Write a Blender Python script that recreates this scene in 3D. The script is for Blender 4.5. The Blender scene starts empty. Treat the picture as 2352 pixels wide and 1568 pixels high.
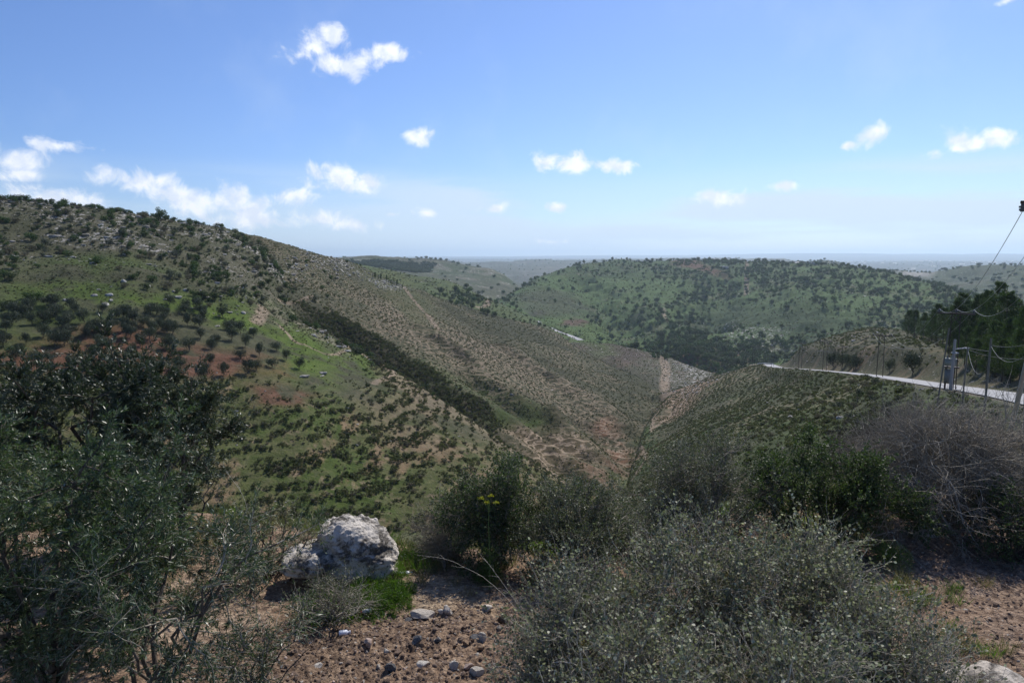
import bpy, math, random
import numpy as np
from mathutils import Vector, Matrix
sc = bpy.context.scene
COL = sc.collection
rng = np.random.default_rng(7)
random.seed(7)

# ------------------------------------------------------------------ camera
F = 1568.0                         # focal length in pixels of a 2352 x 1568 picture (24 mm on full frame)
PITCH = math.atan(196 / 1568)
cam_d = bpy.data.cameras.new('camera'); cam_d.lens = 24; cam_d.sensor_width = 36
cam_d.clip_start = 0.1; cam_d.clip_end = 80000
cam = bpy.data.objects.new('camera', cam_d); COL.objects.link(cam)
cam.location = (0, 0, 0); cam.rotation_euler = (math.pi/2 - PITCH, 0, 0)
sc.camera = cam

# ------------------------------------------------------------------ sun, sky, exposure
SUN_AZ, SUN_EL = math.radians(27), math.radians(47)      # azimuth measured from +Y towards +X
sun_d = bpy.data.lights.new('sun', 'SUN'); sun_d.energy = 4.8; sun_d.angle = math.radians(0.53)
sun_d.color = (1.0, 0.955, 0.89)
sun = bpy.data.objects.new('sun', sun_d); COL.objects.link(sun)
sdir = Vector((math.sin(SUN_AZ)*math.cos(SUN_EL), math.cos(SUN_AZ)*math.cos(SUN_EL), math.sin(SUN_EL)))
sun.rotation_euler = (-sdir).to_track_quat('-Z', 'Y').to_euler()
sc.view_settings.view_transform = 'Standard'; sc.view_settings.look = 'None'
sc.view_settings.exposure = 0.0; sc.view_settings.gamma = 1; sc.view_settings.use_curve_mapping = False

class NT:
    """small helper for node trees"""
    def __init__(s, nt): s.nt = nt; nt.nodes.clear()
    def n(s, t, ins=None, **kw):
        nd = s.nt.nodes.new(t)
        for k, v in kw.items(): setattr(nd, k, v)
        if ins:
            for k, v in ins.items(): s.put(nd.inputs[k], v)
        return nd
    def put(s, sock, v):
        if isinstance(v, bpy.types.NodeSocket): s.nt.links.new(v, sock)
        elif isinstance(v, bpy.types.Node): s.nt.links.new(v.outputs[0], sock)
        else:
            if isinstance(v, tuple) and len(v) == 3 and sock.type == 'RGBA': v = (*v, 1)
            sock.default_value = v
    def math(s, op, a, b=0.0, c=0.0, clamp=False):
        nd = s.n('ShaderNodeMath', operation=op, use_clamp=clamp)
        s.put(nd.inputs[0], a); s.put(nd.inputs[1], b); s.put(nd.inputs[2], c)
        return nd.outputs[0]
    def ramp(s, v, lo, hi, a=0.0, b=1.0, smooth=True):
        nd = s.n('ShaderNodeMapRange', interpolation_type='SMOOTHSTEP' if smooth else 'LINEAR')
        for i, x in enumerate((v, lo, hi, a, b)): s.put(nd.inputs[i], x)
        return nd.outputs[0]
    def mix(s, f, a, b, mode='MIX'):
        nd = s.n('ShaderNodeMix', data_type='RGBA', blend_type=mode)
        s.put(nd.inputs[0], f); s.put(nd.inputs[6], a); s.put(nd.inputs[7], b)
        return nd.outputs[2]

def px_dir(px, py):
    x = (np.asarray(px, float) - 1176)/F; y = -(np.asarray(py, float) - 784)/F
    c, s_ = math.cos(PITCH), math.sin(PITCH)
    return x, c + y*s_, y*c - s_       # world x, y (forward), z
def px_azt(px, py):
    x, y, z = px_dir(px, py); h = np.hypot(x, y)
    return np.arctan2(x, y), z/h

w = bpy.data.worlds.new('World'); sc.world = w; w.use_nodes = True
T = NT(w.node_tree)
sky = T.n('ShaderNodeTexSky', sky_type='NISHITA', sun_disc=False, sun_elevation=SUN_EL, sun_rotation=SUN_AZ,
          altitude=700, air_density=1.0, dust_density=0.6, ozone_density=3.0)
tc = T.n('ShaderNodeTexCoord')
nrm = T.n('ShaderNodeVectorMath', {0: tc.outputs['Generated']}, operation='NORMALIZE')
sep = T.n('ShaderNodeSeparateXYZ', {0: nrm})
az = T.math('ARCTAN2', sep.outputs[0], sep.outputs[1])
el = T.math('ARCSINE', sep.outputs[2])
ae = T.n('ShaderNodeCombineXYZ', {0: az, 1: el, 2: 0.0})
# each cloud: where it stands in the sky (azimuth, elevation), its half sizes, tilt and thickness
CL = [  # px, py, rx, ry, tilt, density
 (715,110,62,26,0.35,1.05),(765,85,40,26,0,1.0),(770,150,70,24,-.1,1.05),(835,138,55,24,0.2,1.0),(905,126,62,18,-.05,1.0),(690,125,42,16,0.3,.9),(760,70,30,14,0,.9),
 (960,316,30,22,0,1.1),(1258,370,42,23,0.1,1.1),(1310,376,52,23,0,1.1),(1422,380,50,16,0,1.15),
 (2000,310,62,20,0.35,.92),(1945,335,34,11,0.25,.9),(2185,322,50,30,0.2,.95),(2225,334,62,16,0.1,1.0),(2290,318,45,20,0.1,.95),(2150,350,45,15,0.2,.8),
 (785,410,74,28,0,1.15),(830,420,45,13,0,1.0),(1640,450,62,19,0,1.1),(1800,427,38,11,0,1.0),(1280,475,26,12,0,.95),(985,491,32,14,0,1.1),
 (1140,480,40,14,0.1,.95),(905,492,28,10,0,.95),(2310,4,38,10,0.2,.6),
 (130,334,84,16,-0.02,.95),(30,365,85,28,0,.95),(50,402,66,15,0,.85),(300,415,115,27,0,.95),(150,457,155,28,0,.92),(480,465,175,36,0.05,.95),(400,450,115,28,0,.9),
 (660,452,90,22,0.08,.9),(580,505,110,30,0,.95),(750,505,80,24,0,.85),(800,515,90,20,0,.85),(40,445,110,22,0,.75),(1270,556,70,11,0,.7),
]
nz = T.n('ShaderNodeTexNoise', {0: ae, 'Scale': 26.0, 'Detail': 12.0, 'Roughness': 0.62, 'Distortion': 0.3}, noise_dimensions='2D')
nz2 = T.n('ShaderNodeTexNoise', {0: ae, 'Scale': 5.0, 'Detail': 6.0, 'Roughness': 0.6}, noise_dimensions='2D')
fld = None
for (px, py, rx, ry, ti, de) in CL:
    a0, t0 = px_azt(px, py); e0 = math.atan(float(t0))
    a1 = float(px_azt(px + rx, py)[0]); kx = abs(a1 - float(a0)); ky = ry/F*0.9
    mp = T.n('ShaderNodeMapping', {0: ae, 'Location': (float(a0), e0, 0), 'Rotation': (0, 0, ti), 'Scale': (kx*1.25, ky*1.4, 1)}, vector_type='TEXTURE')
    ln = T.n('ShaderNodeVectorMath', {0: mp}, operation='LENGTH')
    v = T.math('MULTIPLY_ADD', ln.outputs['Value'], -1.0, de)
    fld = v if fld is None else T.math('SMOOTH_MAX', fld, v, 0.12)
cf = T.math('ADD', fld, T.math('MULTIPLY_ADD', nz.outputs[0], 2.3, -1.3))
cmask = T.ramp(cf, -0.06, 0.78)
# thin high veil over the lower part of the sky
veil_n = T.n('ShaderNodeMapping', {0: ae, 'Scale': (1.2, 9, 1), 'Rotation': (0, 0, -0.06)})
vn = T.n('ShaderNodeTexNoise', {0: veil_n, 'Scale': 1.6, 'Detail': 5.0, 'Roughness': 0.5}, noise_dimensions='2D')
vb = T.math('MULTIPLY', T.ramp(el, 0.135, 0.085), T.ramp(az, -0.45, 0.1, 0.45, 1.0))
veil = T.math('MULTIPLY', vb, T.ramp(vn.outputs[0], 0.38, 0.56, 0.25, 1.0))
wisp = T.math('MULTIPLY', T.ramp(nz2.outputs[0], 0.5, 0.8, 0, 0.14), T.ramp(el, 0.5, 0.2))
glow = T.n('ShaderNodeVectorMath', {0: nrm, 1: tuple(sdir)}, operation='DOT_PRODUCT').outputs['Value']
skyc = T.mix(1.0, sky.outputs[0], T.mix(T.ramp(glow, .15, .80), (.66, .84, 1.20), (.92, 1.06, 1.38)), 'MULTIPLY')
c1 = T.mix(T.math('MAXIMUM', veil, wisp), skyc, (6.9, 8.3, 9.9))
shade = T.n('ShaderNodeTexNoise', {0: ae, 'Scale': 38.0, 'Detail': 5.0}, noise_dimensions='2D')
ccol = T.mix(T.ramp(shade.outputs[0], 0.35, 0.65), (8.4, 9.1, 10.4), (11.0, 11.2, 11.6))
c2 = T.mix(T.math('MULTIPLY', cmask, 0.93), c1, ccol)
bg = T.n('ShaderNodeBackground', {0: c2, 1: 0.10})
T.n('ShaderNodeOutputWorld', {0: bg})

# ------------------------------------------------------------------ noise
def _h(ix, iy, sd):
    h = (ix.astype(np.int64)*374761393 + iy.astype(np.int64)*668265263 + sd*1442695041) & 0xffffffff
    h = ((h ^ (h >> 13))*1274126177) & 0xffffffff
    return ((h ^ (h >> 16)) & 0xffff).astype(np.float32)/65535.0
def vnoise(x, y, sd=0):
    ix = np.floor(x); iy = np.floor(y); fx = (x-ix).astype(np.float32); fy = (y-iy).astype(np.float32)
    fx = fx*fx*fx*(fx*(fx*6-15)+10); fy = fy*fy*fy*(fy*(fy*6-15)+10)
    a = _h(ix, iy, sd); b = _h(ix+1, iy, sd); c = _h(ix, iy+1, sd); d = _h(ix+1, iy+1, sd)
    return (a+(b-a)*fx)*(1-fy)+(c+(d-c)*fx)*fy - 0.5
def fbm(x, y, wl, octs=4, sd=0, gain=0.5):
    s = 0; a = 1.0; t = 0
    for o in range(octs):
        ca, sa = math.cos(o*1.3+.4), math.sin(o*1.3+.4)
        s = s + a*vnoise((x*ca+y*sa)/wl+17.3*o, (-x*sa+y*ca)/wl-9.1*o, sd+o*31); t += a; a *= gain; wl = wl/2.03
    return s/t*2       # about -1..1
def sstep(x, a, b):
    t = np.clip((x-a)/(b-a), 0, 1); return t*t*(3-2*t)

# ------------------------------------------------------------------ the lie of the land
# Each landform is a family of lines across the view (toe, middle, crest ...). A line is a list of
# (pixel x, pixel y, distance) or, with Z, (pixel x, 'z', distance, height).
AZ0, AZ1 = math.radians(-58), math.radians(58)
def line(pts):
    A, Dd, Zz = [], [], []
    for p in pts:
        if len(p) == 4:
            a, _ = px_azt(p[0], 850); A.append(float(a)); Dd.append(p[2]); Zz.append(p[3])
        else:
            a, t = px_azt(p[0], p[1]); A.append(float(a)); Dd.append(p[2]); Zz.append(p[2]*float(t))
    i = np.argsort(A); return np.array(A)[i], np.array(Dd)[i], np.array(Zz)[i]
def Z(*pts): return [(p[0], 'z', p[1], p[2]) for p in pts]
LAYERS = {
 'near': dict(front=0.0, back=0.30, side=0, L=[
   Z((-400,1,-4.2),(2700,1,-4.2)), Z((-400,7,-4.5),(2700,7,-4.5)),
   Z((-400,17,-5.2),(300,15,-5.15),(700,11.8,-4.95),(970,10.4,-4.9),(1300,10.6,-4.95),(1600,12,-5.0),(2000,14.5,-4.95),(2352,16,-5.1),(2700,18,-5.0)),
   Z((-400,32,-14),(300,30,-14),(970,24,-14),(1300,24,-14),(1600,26,-12.2),(1800,28,-10.2),(2000,30,-9.3),(2352,32,-8.6),(2700,35,-8)),
   Z((-400,70,-33),(300,68,-33),(970,64,-33),(1300,64,-32),(1480,66,-29),(1600,62,-24),(1800,50,-16),(2000,45,-14.5),(2352,45,-12.5),(2700,45,-11)),
 ]),
 'spur': dict(front=0.35, back=0.30, side=0.3, L=[
   [(1100,1330,80),(1300,1290,80),(1440,1235,80),(1480,1205,75),(1600,1120,66),(1800,1035,62),(2000,985,60),(2200,948,58),(2352,940,57),(2700,935,44)],
   [(1100,1300,115),(1300,1215,140),(1400,1160,155),(1440,1132,168),(1480,1077,188),(1540,1012,215),(1600,970,230),(1700,912,268),(1800,884,245),(1900,878,185),(2000,887,118),(2190,908,80),(2352,932,63),(2700,990,45)],
   [(1100,1315,123),(1300,1227,150),(1400,1167,171),(1440,1125,187),(1480,1030,245),(1500,1000,268),(1540,963,315),(1600,922,322),(1700,870,332),(1749,854,340),(1770,853,330),(1838,859,250),(1930,863,195),(2025,876,140),(2190,900,87),(2352,928,66.5),(2700,988,48)],
   [(1100,1330,130),(1300,1240,160),(1400,1175,185),(1440,1118,205),(1480,985,310),(1500,950,360),(1537,909,425),(1632,865,415),(1712,841,395),(1749,838,388),(1770,842,378),(1838,849,275),(1930,856,203),(2025,869,149),(2190,894,91.5),(2352,923,69.5),(2700,985,50)],
   [(1100,1380,140),(1300,1290,180),(1440,1150,225),(1500,980,390),(1600,900,480),(1712,875,460),(1749,852,420),(1770,845,402),(1838,846,290),(1930,853,217),(2025,862,161),(2190,886,100),(2352,904,80),(2700,965,58)],
   Z((1100,200,-80),(1300,240,-90),(1440,300,-95),(1600,600,-120),(1749,500,-95),(1838,320,-62),(1930,240,-45),(2025,190,-33),(2190,140,-23),(2352,120,-20),(2700,100,-17)),
 ]),
 'knoll': dict(front=0.5, back=0.22, side=0.3, L=[
   [(1770,845,420),(1785,841,392),(1838,843,296),(1930,848,224),(2025,855,167),(2190,876,107),(2352,896,84),(2700,940,62)],
   [(1770,845,430),(1800,832,330),(1838,817,308),(1930,803,250),(2025,802,200),(2190,835,124),(2352,855,98),(2700,880,75)],
   [(1770,845,440),(1800,828,345),(1840,796,330),(1913,771,335),(1960,760,310),(2030,768,255),(2100,790,200),(2190,812,150),(2352,830,125),(2700,850,95)],
   [(1770,848,450),(1800,826,360),(1840,795,345),(1913,769,350),(1986,751,350),(2077,756,280),(2150,776,205),(2250,790,170),(2352,795,150),(2700,790,120)],
 ]),
 'left': dict(front=0.25, back=0.35, side=0.6, L=[
   [(-500,1215,118),(0,1230,118),(300,1220,118),(700,1205,118),(1000,1200,118),(1200,1195,125),(1330,1170,140),(1440,1140,175)],
   [(-500,960,150),(0,965,150),(560,1000,146),(700,1020,143),(905,1030,150),(1060,1060,148),(1160,1085,150),(1330,1142,156),(1440,1138,178)],
   [(-500,850,168),(0,862,168),(300,868,168),(560,884,165),(640,882,168),(700,885,172),(800,890,180),(905,880,198),(1060,957,188),(1160,1027,176),(1260,1090,164),(1330,1133,160),(1440,1136,180)],
   [(-500,690,215),(0,690,215),(300,690,215),(560,730,222),(640,742,235),(700,746,250),(740,757,258),(790,790,252),(850,825,235),(905,856,216),(1060,949,195),(1160,1021,180),(1260,1087,167),(1330,1131,162),(1440,1135,182)],
   [(-500,560,270),(0,560,270),(300,580,268),(500,620,270),(600,650,275),(660,690,285),(700,735,275),(740,775,275),(790,815,268),(905,890,232),(1060,985,208),(1160,1055,190),(1330,1150,170),(1440,1150,190)],
   [(-500,380,330),(0,452,330),(200,472,325),(370,499,330),(520,524,345),(600,560,345),(660,650,320),(720,760,300),(790,850,285),(905,920,250),(1060,1020,220),(1160,1080,200),(1330,1170,180),(1440,1170,200)],
 ]),
 'slope': dict(front=0.3, back=0.33, side=0.5, L=[
   [(450,760,225),(600,720,255),(700,748,262),(790,830,272),(905,893,250),(1000,945,235),(1060,992,224),(1160,1058,204),(1260,1110,188),(1330,1145,174),(1400,1150,178),(1440,1150,186),(1560,915,440)],
   [(450,700,240),(600,670,275),(640,680,282),(700,690,288),(800,735,292),(905,788,284),(1000,848,264),(1060,893,250),(1160,965,232),(1260,1030,214),(1330,1080,200),(1400,1122,190),(1440,1118,205),(1500,955,352),(1560,900,450)],
   [(450,640,290),(600,625,315),(700,640,335),(800,680,350),(905,720,365),(1000,780,350),(1060,815,340),(1160,880,315),(1260,950,290),(1330,990,280),(1400,1020,270),(1470,1010,295),(1510,940,370),(1560,895,455)],
   [(450,580,330),(600,570,350),(700,600,372),(800,630,425),(905,672,470),(1000,718,490),(1060,745,490),(1160,790,470),(1260,840,440),(1330,870,420),(1400,905,400),(1470,935,385),(1510,925,410),(1560,892,460)],
   [(450,515,345),(520,523,348),(600,541,365),(700,573,400),(746,588,420),(799,601,450),(833,615,480),(896,643,540),(941,657,570),(997,678,600),(1042,695,615),(1080,707,620),(1164,731,610),(1234,748,600),(1286,769,590),(1320,797,570),(1338,807,560),(1400,842,520),(1460,863,490),(1484,880,470),(1522,905,440),(1560,890,480)],
 ]),
 'terrace': dict(front=0.3, back=0.35, side=0.4, L=[
   [(1290,860,580),(1400,870,545),(1480,890,495),(1530,909,450),(1600,900,450),(1700,880,480)],
   [(1290,810,610),(1400,825,580),(1480,845,550),(1530,860,520),(1600,868,505),(1700,880,500)],
   [(1290,786,655),(1320,786,660),(1407,792,655),(1477,807,640),(1526,818,615),(1584,839,585),(1639,861,560),(1700,890,540)],
 ]),
 'midleft': dict(front=0.3, back=0.33, side=0.4, L=[
   [(650,640,640),(900,690,680),(1100,730,700),(1234,765,715),(1334,800,700),(1420,812,690)],
   [(650,610,760),(900,650,780),(1040,672,790),(1100,697,770),(1180,722,750),(1234,745,745),(1334,790,725),(1420,812,710)],
   [(650,590,850),(806,602,880),(903,621,900),(1035,647,880),(1094,675,850),(1143,693,830),(1199,717,800),(1234,738,780),(1334,785,740),(1420,812,720)],
 ]),
 'woodridge': dict(front=0.2, back=0.12, side=0.3, L=[
   [(600,720,1000),(1000,705,1150),(1147,695,1250),(1195,670,1450),(1270,690,1500)],
   [(600,625,1500),(900,625,1500),(1050,642,1500),(1147,666,1450),(1195,661,1560),(1270,690,1560)],
   [(600,600,1850),(900,605,1800),(1050,615,1800),(1129,632,1700),(1195,655,1640),(1270,690,1600)],
   [(600,589,2100),(771,590,2000),(816,589,2000),(868,583,2000),(905,586,2000),(935,591,2000),(990,591,2000),(1035,597,2000),(1070,608,1950),(1129,618,1900),(1164,633,1800),(1195,651,1700),(1270,690,1650)],
 ]),
 'farvalley': dict(front=0.2, back=0.08, side=0.2, L=[
   [(850,665,2700),(1195,654,2700),(1400,645,2900),(1800,640,3000)],
   [(850,620,4400),(1000,618,4400),(1112,618,4100),(1195,634,3600),(1250,622,4100),(1400,608,4500),(1800,610,4500)],
   [(850,594,6000),(1000,594,6000),(1112,598,5600),(1200,595,6000),(1300,593,6200),(1407,592,6200),(1800,593,6200)],
 ]),
 'righthill': dict(front=0.15, back=0.12, side=0.35, L=[
   [(1050,720,1050),(1164,697,990),(1240,738,930),(1340,776,855),(1450,818,790),(1550,850,720),(1700,880,690),(2000,850,700),(2216,790,750),(2500,760,800)],
   [(1050,720,1060),(1164,692,1030),(1240,716,1000),(1340,741,980),(1450,770,930),(1550,805,850),(1700,825,790),(2000,790,800),(2216,740,850),(2500,740,830)],
   [(1050,720,1080),(1164,686,1080),(1240,672,1150),(1340,660,1230),(1450,690,1150),(1560,715,1080),(1700,710,1050),(1860,690,1030),(2000,695,980),(2132,705,950),(2216,710,920),(2500,740,860)],
   [(1050,720,1110),(1164,683,1120),(1234,648,1260),(1340,622,1420),(1450,620,1430),(1560,640,1330),(1700,640,1300),(1860,640,1220),(2000,655,1120),(2132,675,1040),(2216,690,980),(2500,740,890)],
   [(1050,730,1150),(1164,681,1150),(1234,638,1350),(1303,612,1500),(1373,595,1600),(1425,589,1650),(1493,591,1650),(1600,592,1650),(1697,593,1600),(1836,602,1450),(1950,613,1350),(2041,629,1250),(2132,650,1150),(2216,673,1050),(2300,702,1000),(2500,750,950)],
 ]),
 'farright': dict(front=0.15, back=0.1, side=0.2, L=[
   [(1880,645,1700),(2132,680,1500),(2352,710,1300),(2900,720,1200)],
   [(1880,635,1950),(2132,648,1900),(2223,648,1800),(2352,655,1700),(2900,650,1500)],
   [(1880,632,2300),(1986,624,2400),(2050,620,2400),(2132,626,2350),(2223,608,2300),(2333,594,2200),(2450,586,2200),(2900,570,2200)],
 ]),
 'hump': dict(front=0.15, back=0.1, side=0.15, L=[
   [(1780,640,1900),(2100,640,1900)],
   [(1780,612,2450),(1840,602,2500),(1900,597,2600),(1960,607,2600),(2010,617,2550),(2100,625,2500)],
 ]),
 'plateau': dict(front=0.05, back=0.02, side=0, L=[
   [(-600,640,6500),(1100,618,7200),(1700,620,6500),(2352,622,6500),(2900,622,6500)],
   [(-600,600,12000),(1100,595,13000),(1500,594,13000),(1850,601,11500),(2100,599,11500),(2352,600,11500),(2900,599,11500)],
 ]),
 'mountains': dict(front=0.02, back=0.02, side=0, L=[
   [(-600,592,19000),(1200,592,19000),(2900,591,19000)],
   [(-600,587,26000),(900,588.5,26000),(1150,589,26000),(1330,586.5,26000),(1450,586,26000),(1580,586,26000),(1700,583.5,26000),(1780,582,26000),(1860,580.5,26000),(1980,581.5,26000),(2060,583.5,26000),(2140,582.5,26000),(2210,584,26000),(2290,582,26000),(2352,583,26000),(2900,581,26000)],
 ]),
}
LN = list(LAYERS)
def profile(az, D, spec):
    """height of one landform at azimuths az and distances D (broadcast), monotone cubic between its lines"""
    K = len(spec['L']); Dk = []; Zk = []
    lo = -9; hi = 9
    for pts in spec['L']:
        A, d, z = line(pts)
        fine = np.linspace(A[0]-.02, A[-1]+.02, 1600)
        step = fine[1]-fine[0]; kw = max(1, int(0.006/step)); ker = np.hanning(2*kw+3); ker /= ker.sum()
        def sm(v):
            v = np.interp(fine, A, v); p = np.pad(v, kw+1, mode='edge'); return np.convolve(p, ker, 'valid')
        Dk.append(np.interp(az, fine, sm(d))); Zk.append(np.interp(az, fine, sm(z)))
        lo = max(lo, A[0]); hi = min(hi, A[-1])
    for k in range(1, K): Dk[k] = np.maximum(Dk[k], Dk[k-1]*1.005)
    h = [Dk[k+1]-Dk[k] for k in range(K-1)]; s = [(Zk[k+1]-Zk[k])/h[k] for k in range(K-1)]
    m = []
    for k in range(K):
        if k == 0: m.append(s[0])
        elif k == K-1: m.append(s[-1]*0.4)
        else:
            p = np.where(s[k-1]*s[k] > 0, 3*(h[k-1]+h[k])/((2*h[k]+h[k-1])/np.where(s[k-1]==0,1e-9,s[k-1])+(h[k]+2*h[k-1])/np.where(s[k]==0,1e-9,s[k])), 0)
            m.append(p)
    z = Zk[0] - spec['front']*(Dk[0]-D)
    for k in range(K-1):
        t = np.clip((D-Dk[k])/h[k], 0, 1); t2 = t*t; t3 = t2*t
        zz = (2*t3-3*t2+1)*Zk[k]+(t3-2*t2+t)*h[k]*m[k]+(-2*t3+3*t2)*Zk[k+1]+(t3-t2)*h[k]*m[k+1]
        z = np.where(D >= Dk[k], zz, z)
    over = np.maximum(D-Dk[-1], 0)
    rr = 0.02*Dk[-1]
    z = np.where(over > 0, Zk[-1]-spec['back']*(over*over/(over+rr)), z)
    if spec['side'] > 0:
        out = np.maximum(lo-az, 0)+np.maximum(az-hi, 0)
        z = z - spec['side']*D*out
    return z
ROAD = [(2750,1000,49),(2352,914,74.5),(2190,889,95),(2110,877,118),(2025,865,154),(1930,854.5,209),(1838,847,284),(1800,845,325),(1778,842,380),(1769,838,402),(1762,836.5,425),(1740,838,445)]
def unproj(px, py, D):
    a, t = px_azt(px, py); return np.array([D*math.sin(a), D*math.cos(a), D*float(t)])
def densify(P, step):
    P = np.array(P); out = [P[0]]
    Q = np.vstack([2*P[0]-P[1], P, 2*P[-1]-P[-2]])
    for i in range(1, len(Q)-2):
        n = max(2, int(np.linalg.norm(Q[i+1]-Q[i])/step))
        for j in range(1, n+1):
            t = j/n
            out.append(0.5*((2*Q[i])+(-Q[i-1]+Q[i+1])*t+(2*Q[i-1]-5*Q[i]+4*Q[i+1]-Q[i+2])*t*t+(-Q[i-1]+3*Q[i]-3*Q[i+1]+Q[i+2])*t**3))
    return np.array(out)
ROADP = densify([unproj(*p) for p in ROAD], 2.5)
def dist_poly(x, y, P):
    """distance to a polyline and the height of the nearest point of it"""
    best = np.full(x.shape, 1e9, np.float32); zz = np.zeros(x.shape, np.float32)
    for i in range(len(P)-1):
        ax, ay = P[i][0], P[i][1]; bx, by = P[i+1][0]-ax, P[i+1][1]-ay
        L = bx*bx+by*by+1e-9
        t = np.clip(((x-ax)*bx+(y-ay)*by)/L, 0, 1)
        d = np.hypot(x-ax-t*bx, y-ay-t*by); m = d < best
        best = np.where(m, d, best)
        if len(P[i]) > 2: zz = np.where(m, P[i][2]+t*(P[i+1][2]-P[i][2]), zz)
    return best, zz

RIBS = [([(1000,800,340),(1100,878,300),(1200,930,280),(1290,978,262)], 6.5, 9), ([(1180,790,440),(1290,870,385),(1380,930,345),(1440,975,310)], 5.0, 10),
        ([(1290,978,262),(1330,1010,250),(1370,1060,232)], 4.0, 7), ([(905,690,440),(1000,740,440),(1100,800,400)], 3.0, 12), ([(1150,1000,232),(1260,1060,212),(1340,1120,192)], -4.0, 6),
        ([(1100,905,275),(1250,990,240),(1330,1050,225)], -3.5, 6), ([(1330,950,300),(1400,1010,275),(1440,1060,250)], -4.0, 7), ([(1000,700,560),(1160,770,500),(1300,830,450)], 3.0, 13),
        ([(1300,470,0.1)]*2, 0, 1), ([(200,640,240),(400,660,240),(560,700,240)], 1.2, 6), ([(1500,730,1050),(1560,790,880),(1580,840,760)], 12, 30), ([(1330,650,1300),(1400,720,1080),(1420,770,960)], -14, 30), ([(1640,640,1300),(1650,690,1120),(1640,740,980)], -14, 40), ([(1860,660,1180),(1880,720,950),(1900,780,830)], 9, 35)]
def land(az, D, want_layer=False, detail=True, cell=None):
    x = D*np.sin(az); y = D*np.cos(az)
    z = np.full(D.shape, -122.0)-np.maximum(D-1500, 0)*0.004; lay = np.full(D.shape, -1)
    # broad undulation is laid on the axes so that landforms keep their lines but not their straight edges
    for i, nme in enumerate(LN):
        zi = profile(az, D, LAYERS[nme])
        if want_layer: lay = np.where(zi > z, i, lay)
        k = 0.006*D+0.05
        hh = np.maximum(k-np.abs(zi-z), 0)/k
        z = np.maximum(zi, z)+hh*hh*k*0.25
    if detail:
        cell = D*0.0016 if cell is None else cell
        far = sstep(D, 45, 130)
        z = z + far*(1.5*fbm(x, y, 70, 3, 5)*sstep(D, 60, 260))
        # gullies and ribs
        r = 1-np.abs(fbm(x*0.9+y*0.55, (y*0.9-x*0.55)*2.6, 60, 3, 11))*2.2
        z = z - far*np.clip(r, 0, 1)**3*(.35*sstep(D, 110, 240)+2.6*sstep(D, 600, 900))
        zf = fbm(x, y, 14, 3, 21)*0.45
        z = z + far*zf*np.clip(1.5-cell/6, 0, 1)
        z = z + sstep(D, 14, 40)*fbm(x, y, 3.2, 3, 31)*0.16*np.clip(1.5-cell/1.0, 0, 1)
        z = z + sstep(D, 700, 1100)*fbm(x, y, 160, 3, 41)*3.0*sstep(16000-D, 0, 6000)
        z = z + sstep(D, 3500, 8000)*fbm(x, y, 1100, 4, 43)*12
        rr_ = 1-np.abs(fbm(x, y*.8, 520, 4, 47))*2.4
        z = z - sstep(D, 1250, 2300)*sstep(12000-D, 0, 4000)*np.clip(rr_, 0, 1)**2*30
    # ribs that run down the long slope, and the spurs between its gullies
    for pts, A_, w_ in RIBS:
        P = np.array([unproj(*p)[:2] for p in pts]); lo = P.min(0)-60; hi = P.max(0)+60
        m = (x > lo[0])&(x < hi[0])&(y > lo[1])&(y < hi[1])
        if m.any():
            wx = x[m]+fbm(x[m], y[m], 26, 3, 71)*w_*.8; wy = y[m]+fbm(x[m], y[m], 26, 3, 72)*w_*.8; d, _ = dist_poly(wx, wy, P); z[m] += A_*np.exp(-(d/w_)**2)*(1+.3*fbm(x[m], y[m], 18, 2, 77))
    # cut for the road
    m = (D > 40) & (D < 520) & (az > 0.25)
    if m.any():
        d, rz = dist_poly(x[m], y[m], ROADP)
        wgt = 1-sstep(d, 4.2, 10.0)
        z[m] = z[m]*(1-wgt)+(rz-0.06)*wgt
    return (z, lay) if want_layer else z

# ------------------------------------------------------------------ the ground sheet: a fan of cells that grow with distance
NA = 1500
azs = np.linspace(AZ0, AZ1, NA)
# more columns where the view is open
Ds = np.concatenate([np.geomspace(1.2, 60, 330, endpoint=False), np.geomspace(60, 700, 520, endpoint=False),
                     np.geomspace(700, 2200, 200, endpoint=False), np.geomspace(2200, 30000, 110)])
ND = len(Ds)
AZG, DG = np.meshgrid(azs, Ds)
ZG, LG = land(AZG, DG, want_layer=True)
XG = DG*np.sin(AZG); YG = DG*np.cos(AZG)
lDs = np.log(Ds)
def H(x, y):
    """height of the ground sheet under world points"""
    x = np.atleast_1d(np.asarray(x, float)); y = np.atleast_1d(np.asarray(y, float))
    a = np.arctan2(x, y); d = np.hypot(x, y)
    fi = np.clip((a-AZ0)/(AZ1-AZ0)*(NA-1), 0, NA-1.001); i = fi.astype(int); u = fi-i
    fj = np.clip(np.interp(np.log(np.maximum(d, 1.3)), lDs, np.arange(ND)), 0, ND-1.001); j = fj.astype(int)
    v = (np.clip(d, Ds[0], Ds[-1])-Ds[j])/(Ds[j+1]-Ds[j])
    return (ZG[j, i]*(1-u)+ZG[j, i+1]*u)*(1-v)+(ZG[j+1, i]*(1-u)+ZG[j+1, i+1]*u)*v
def h1(x, y): return float(H(x, y)[0])
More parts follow.
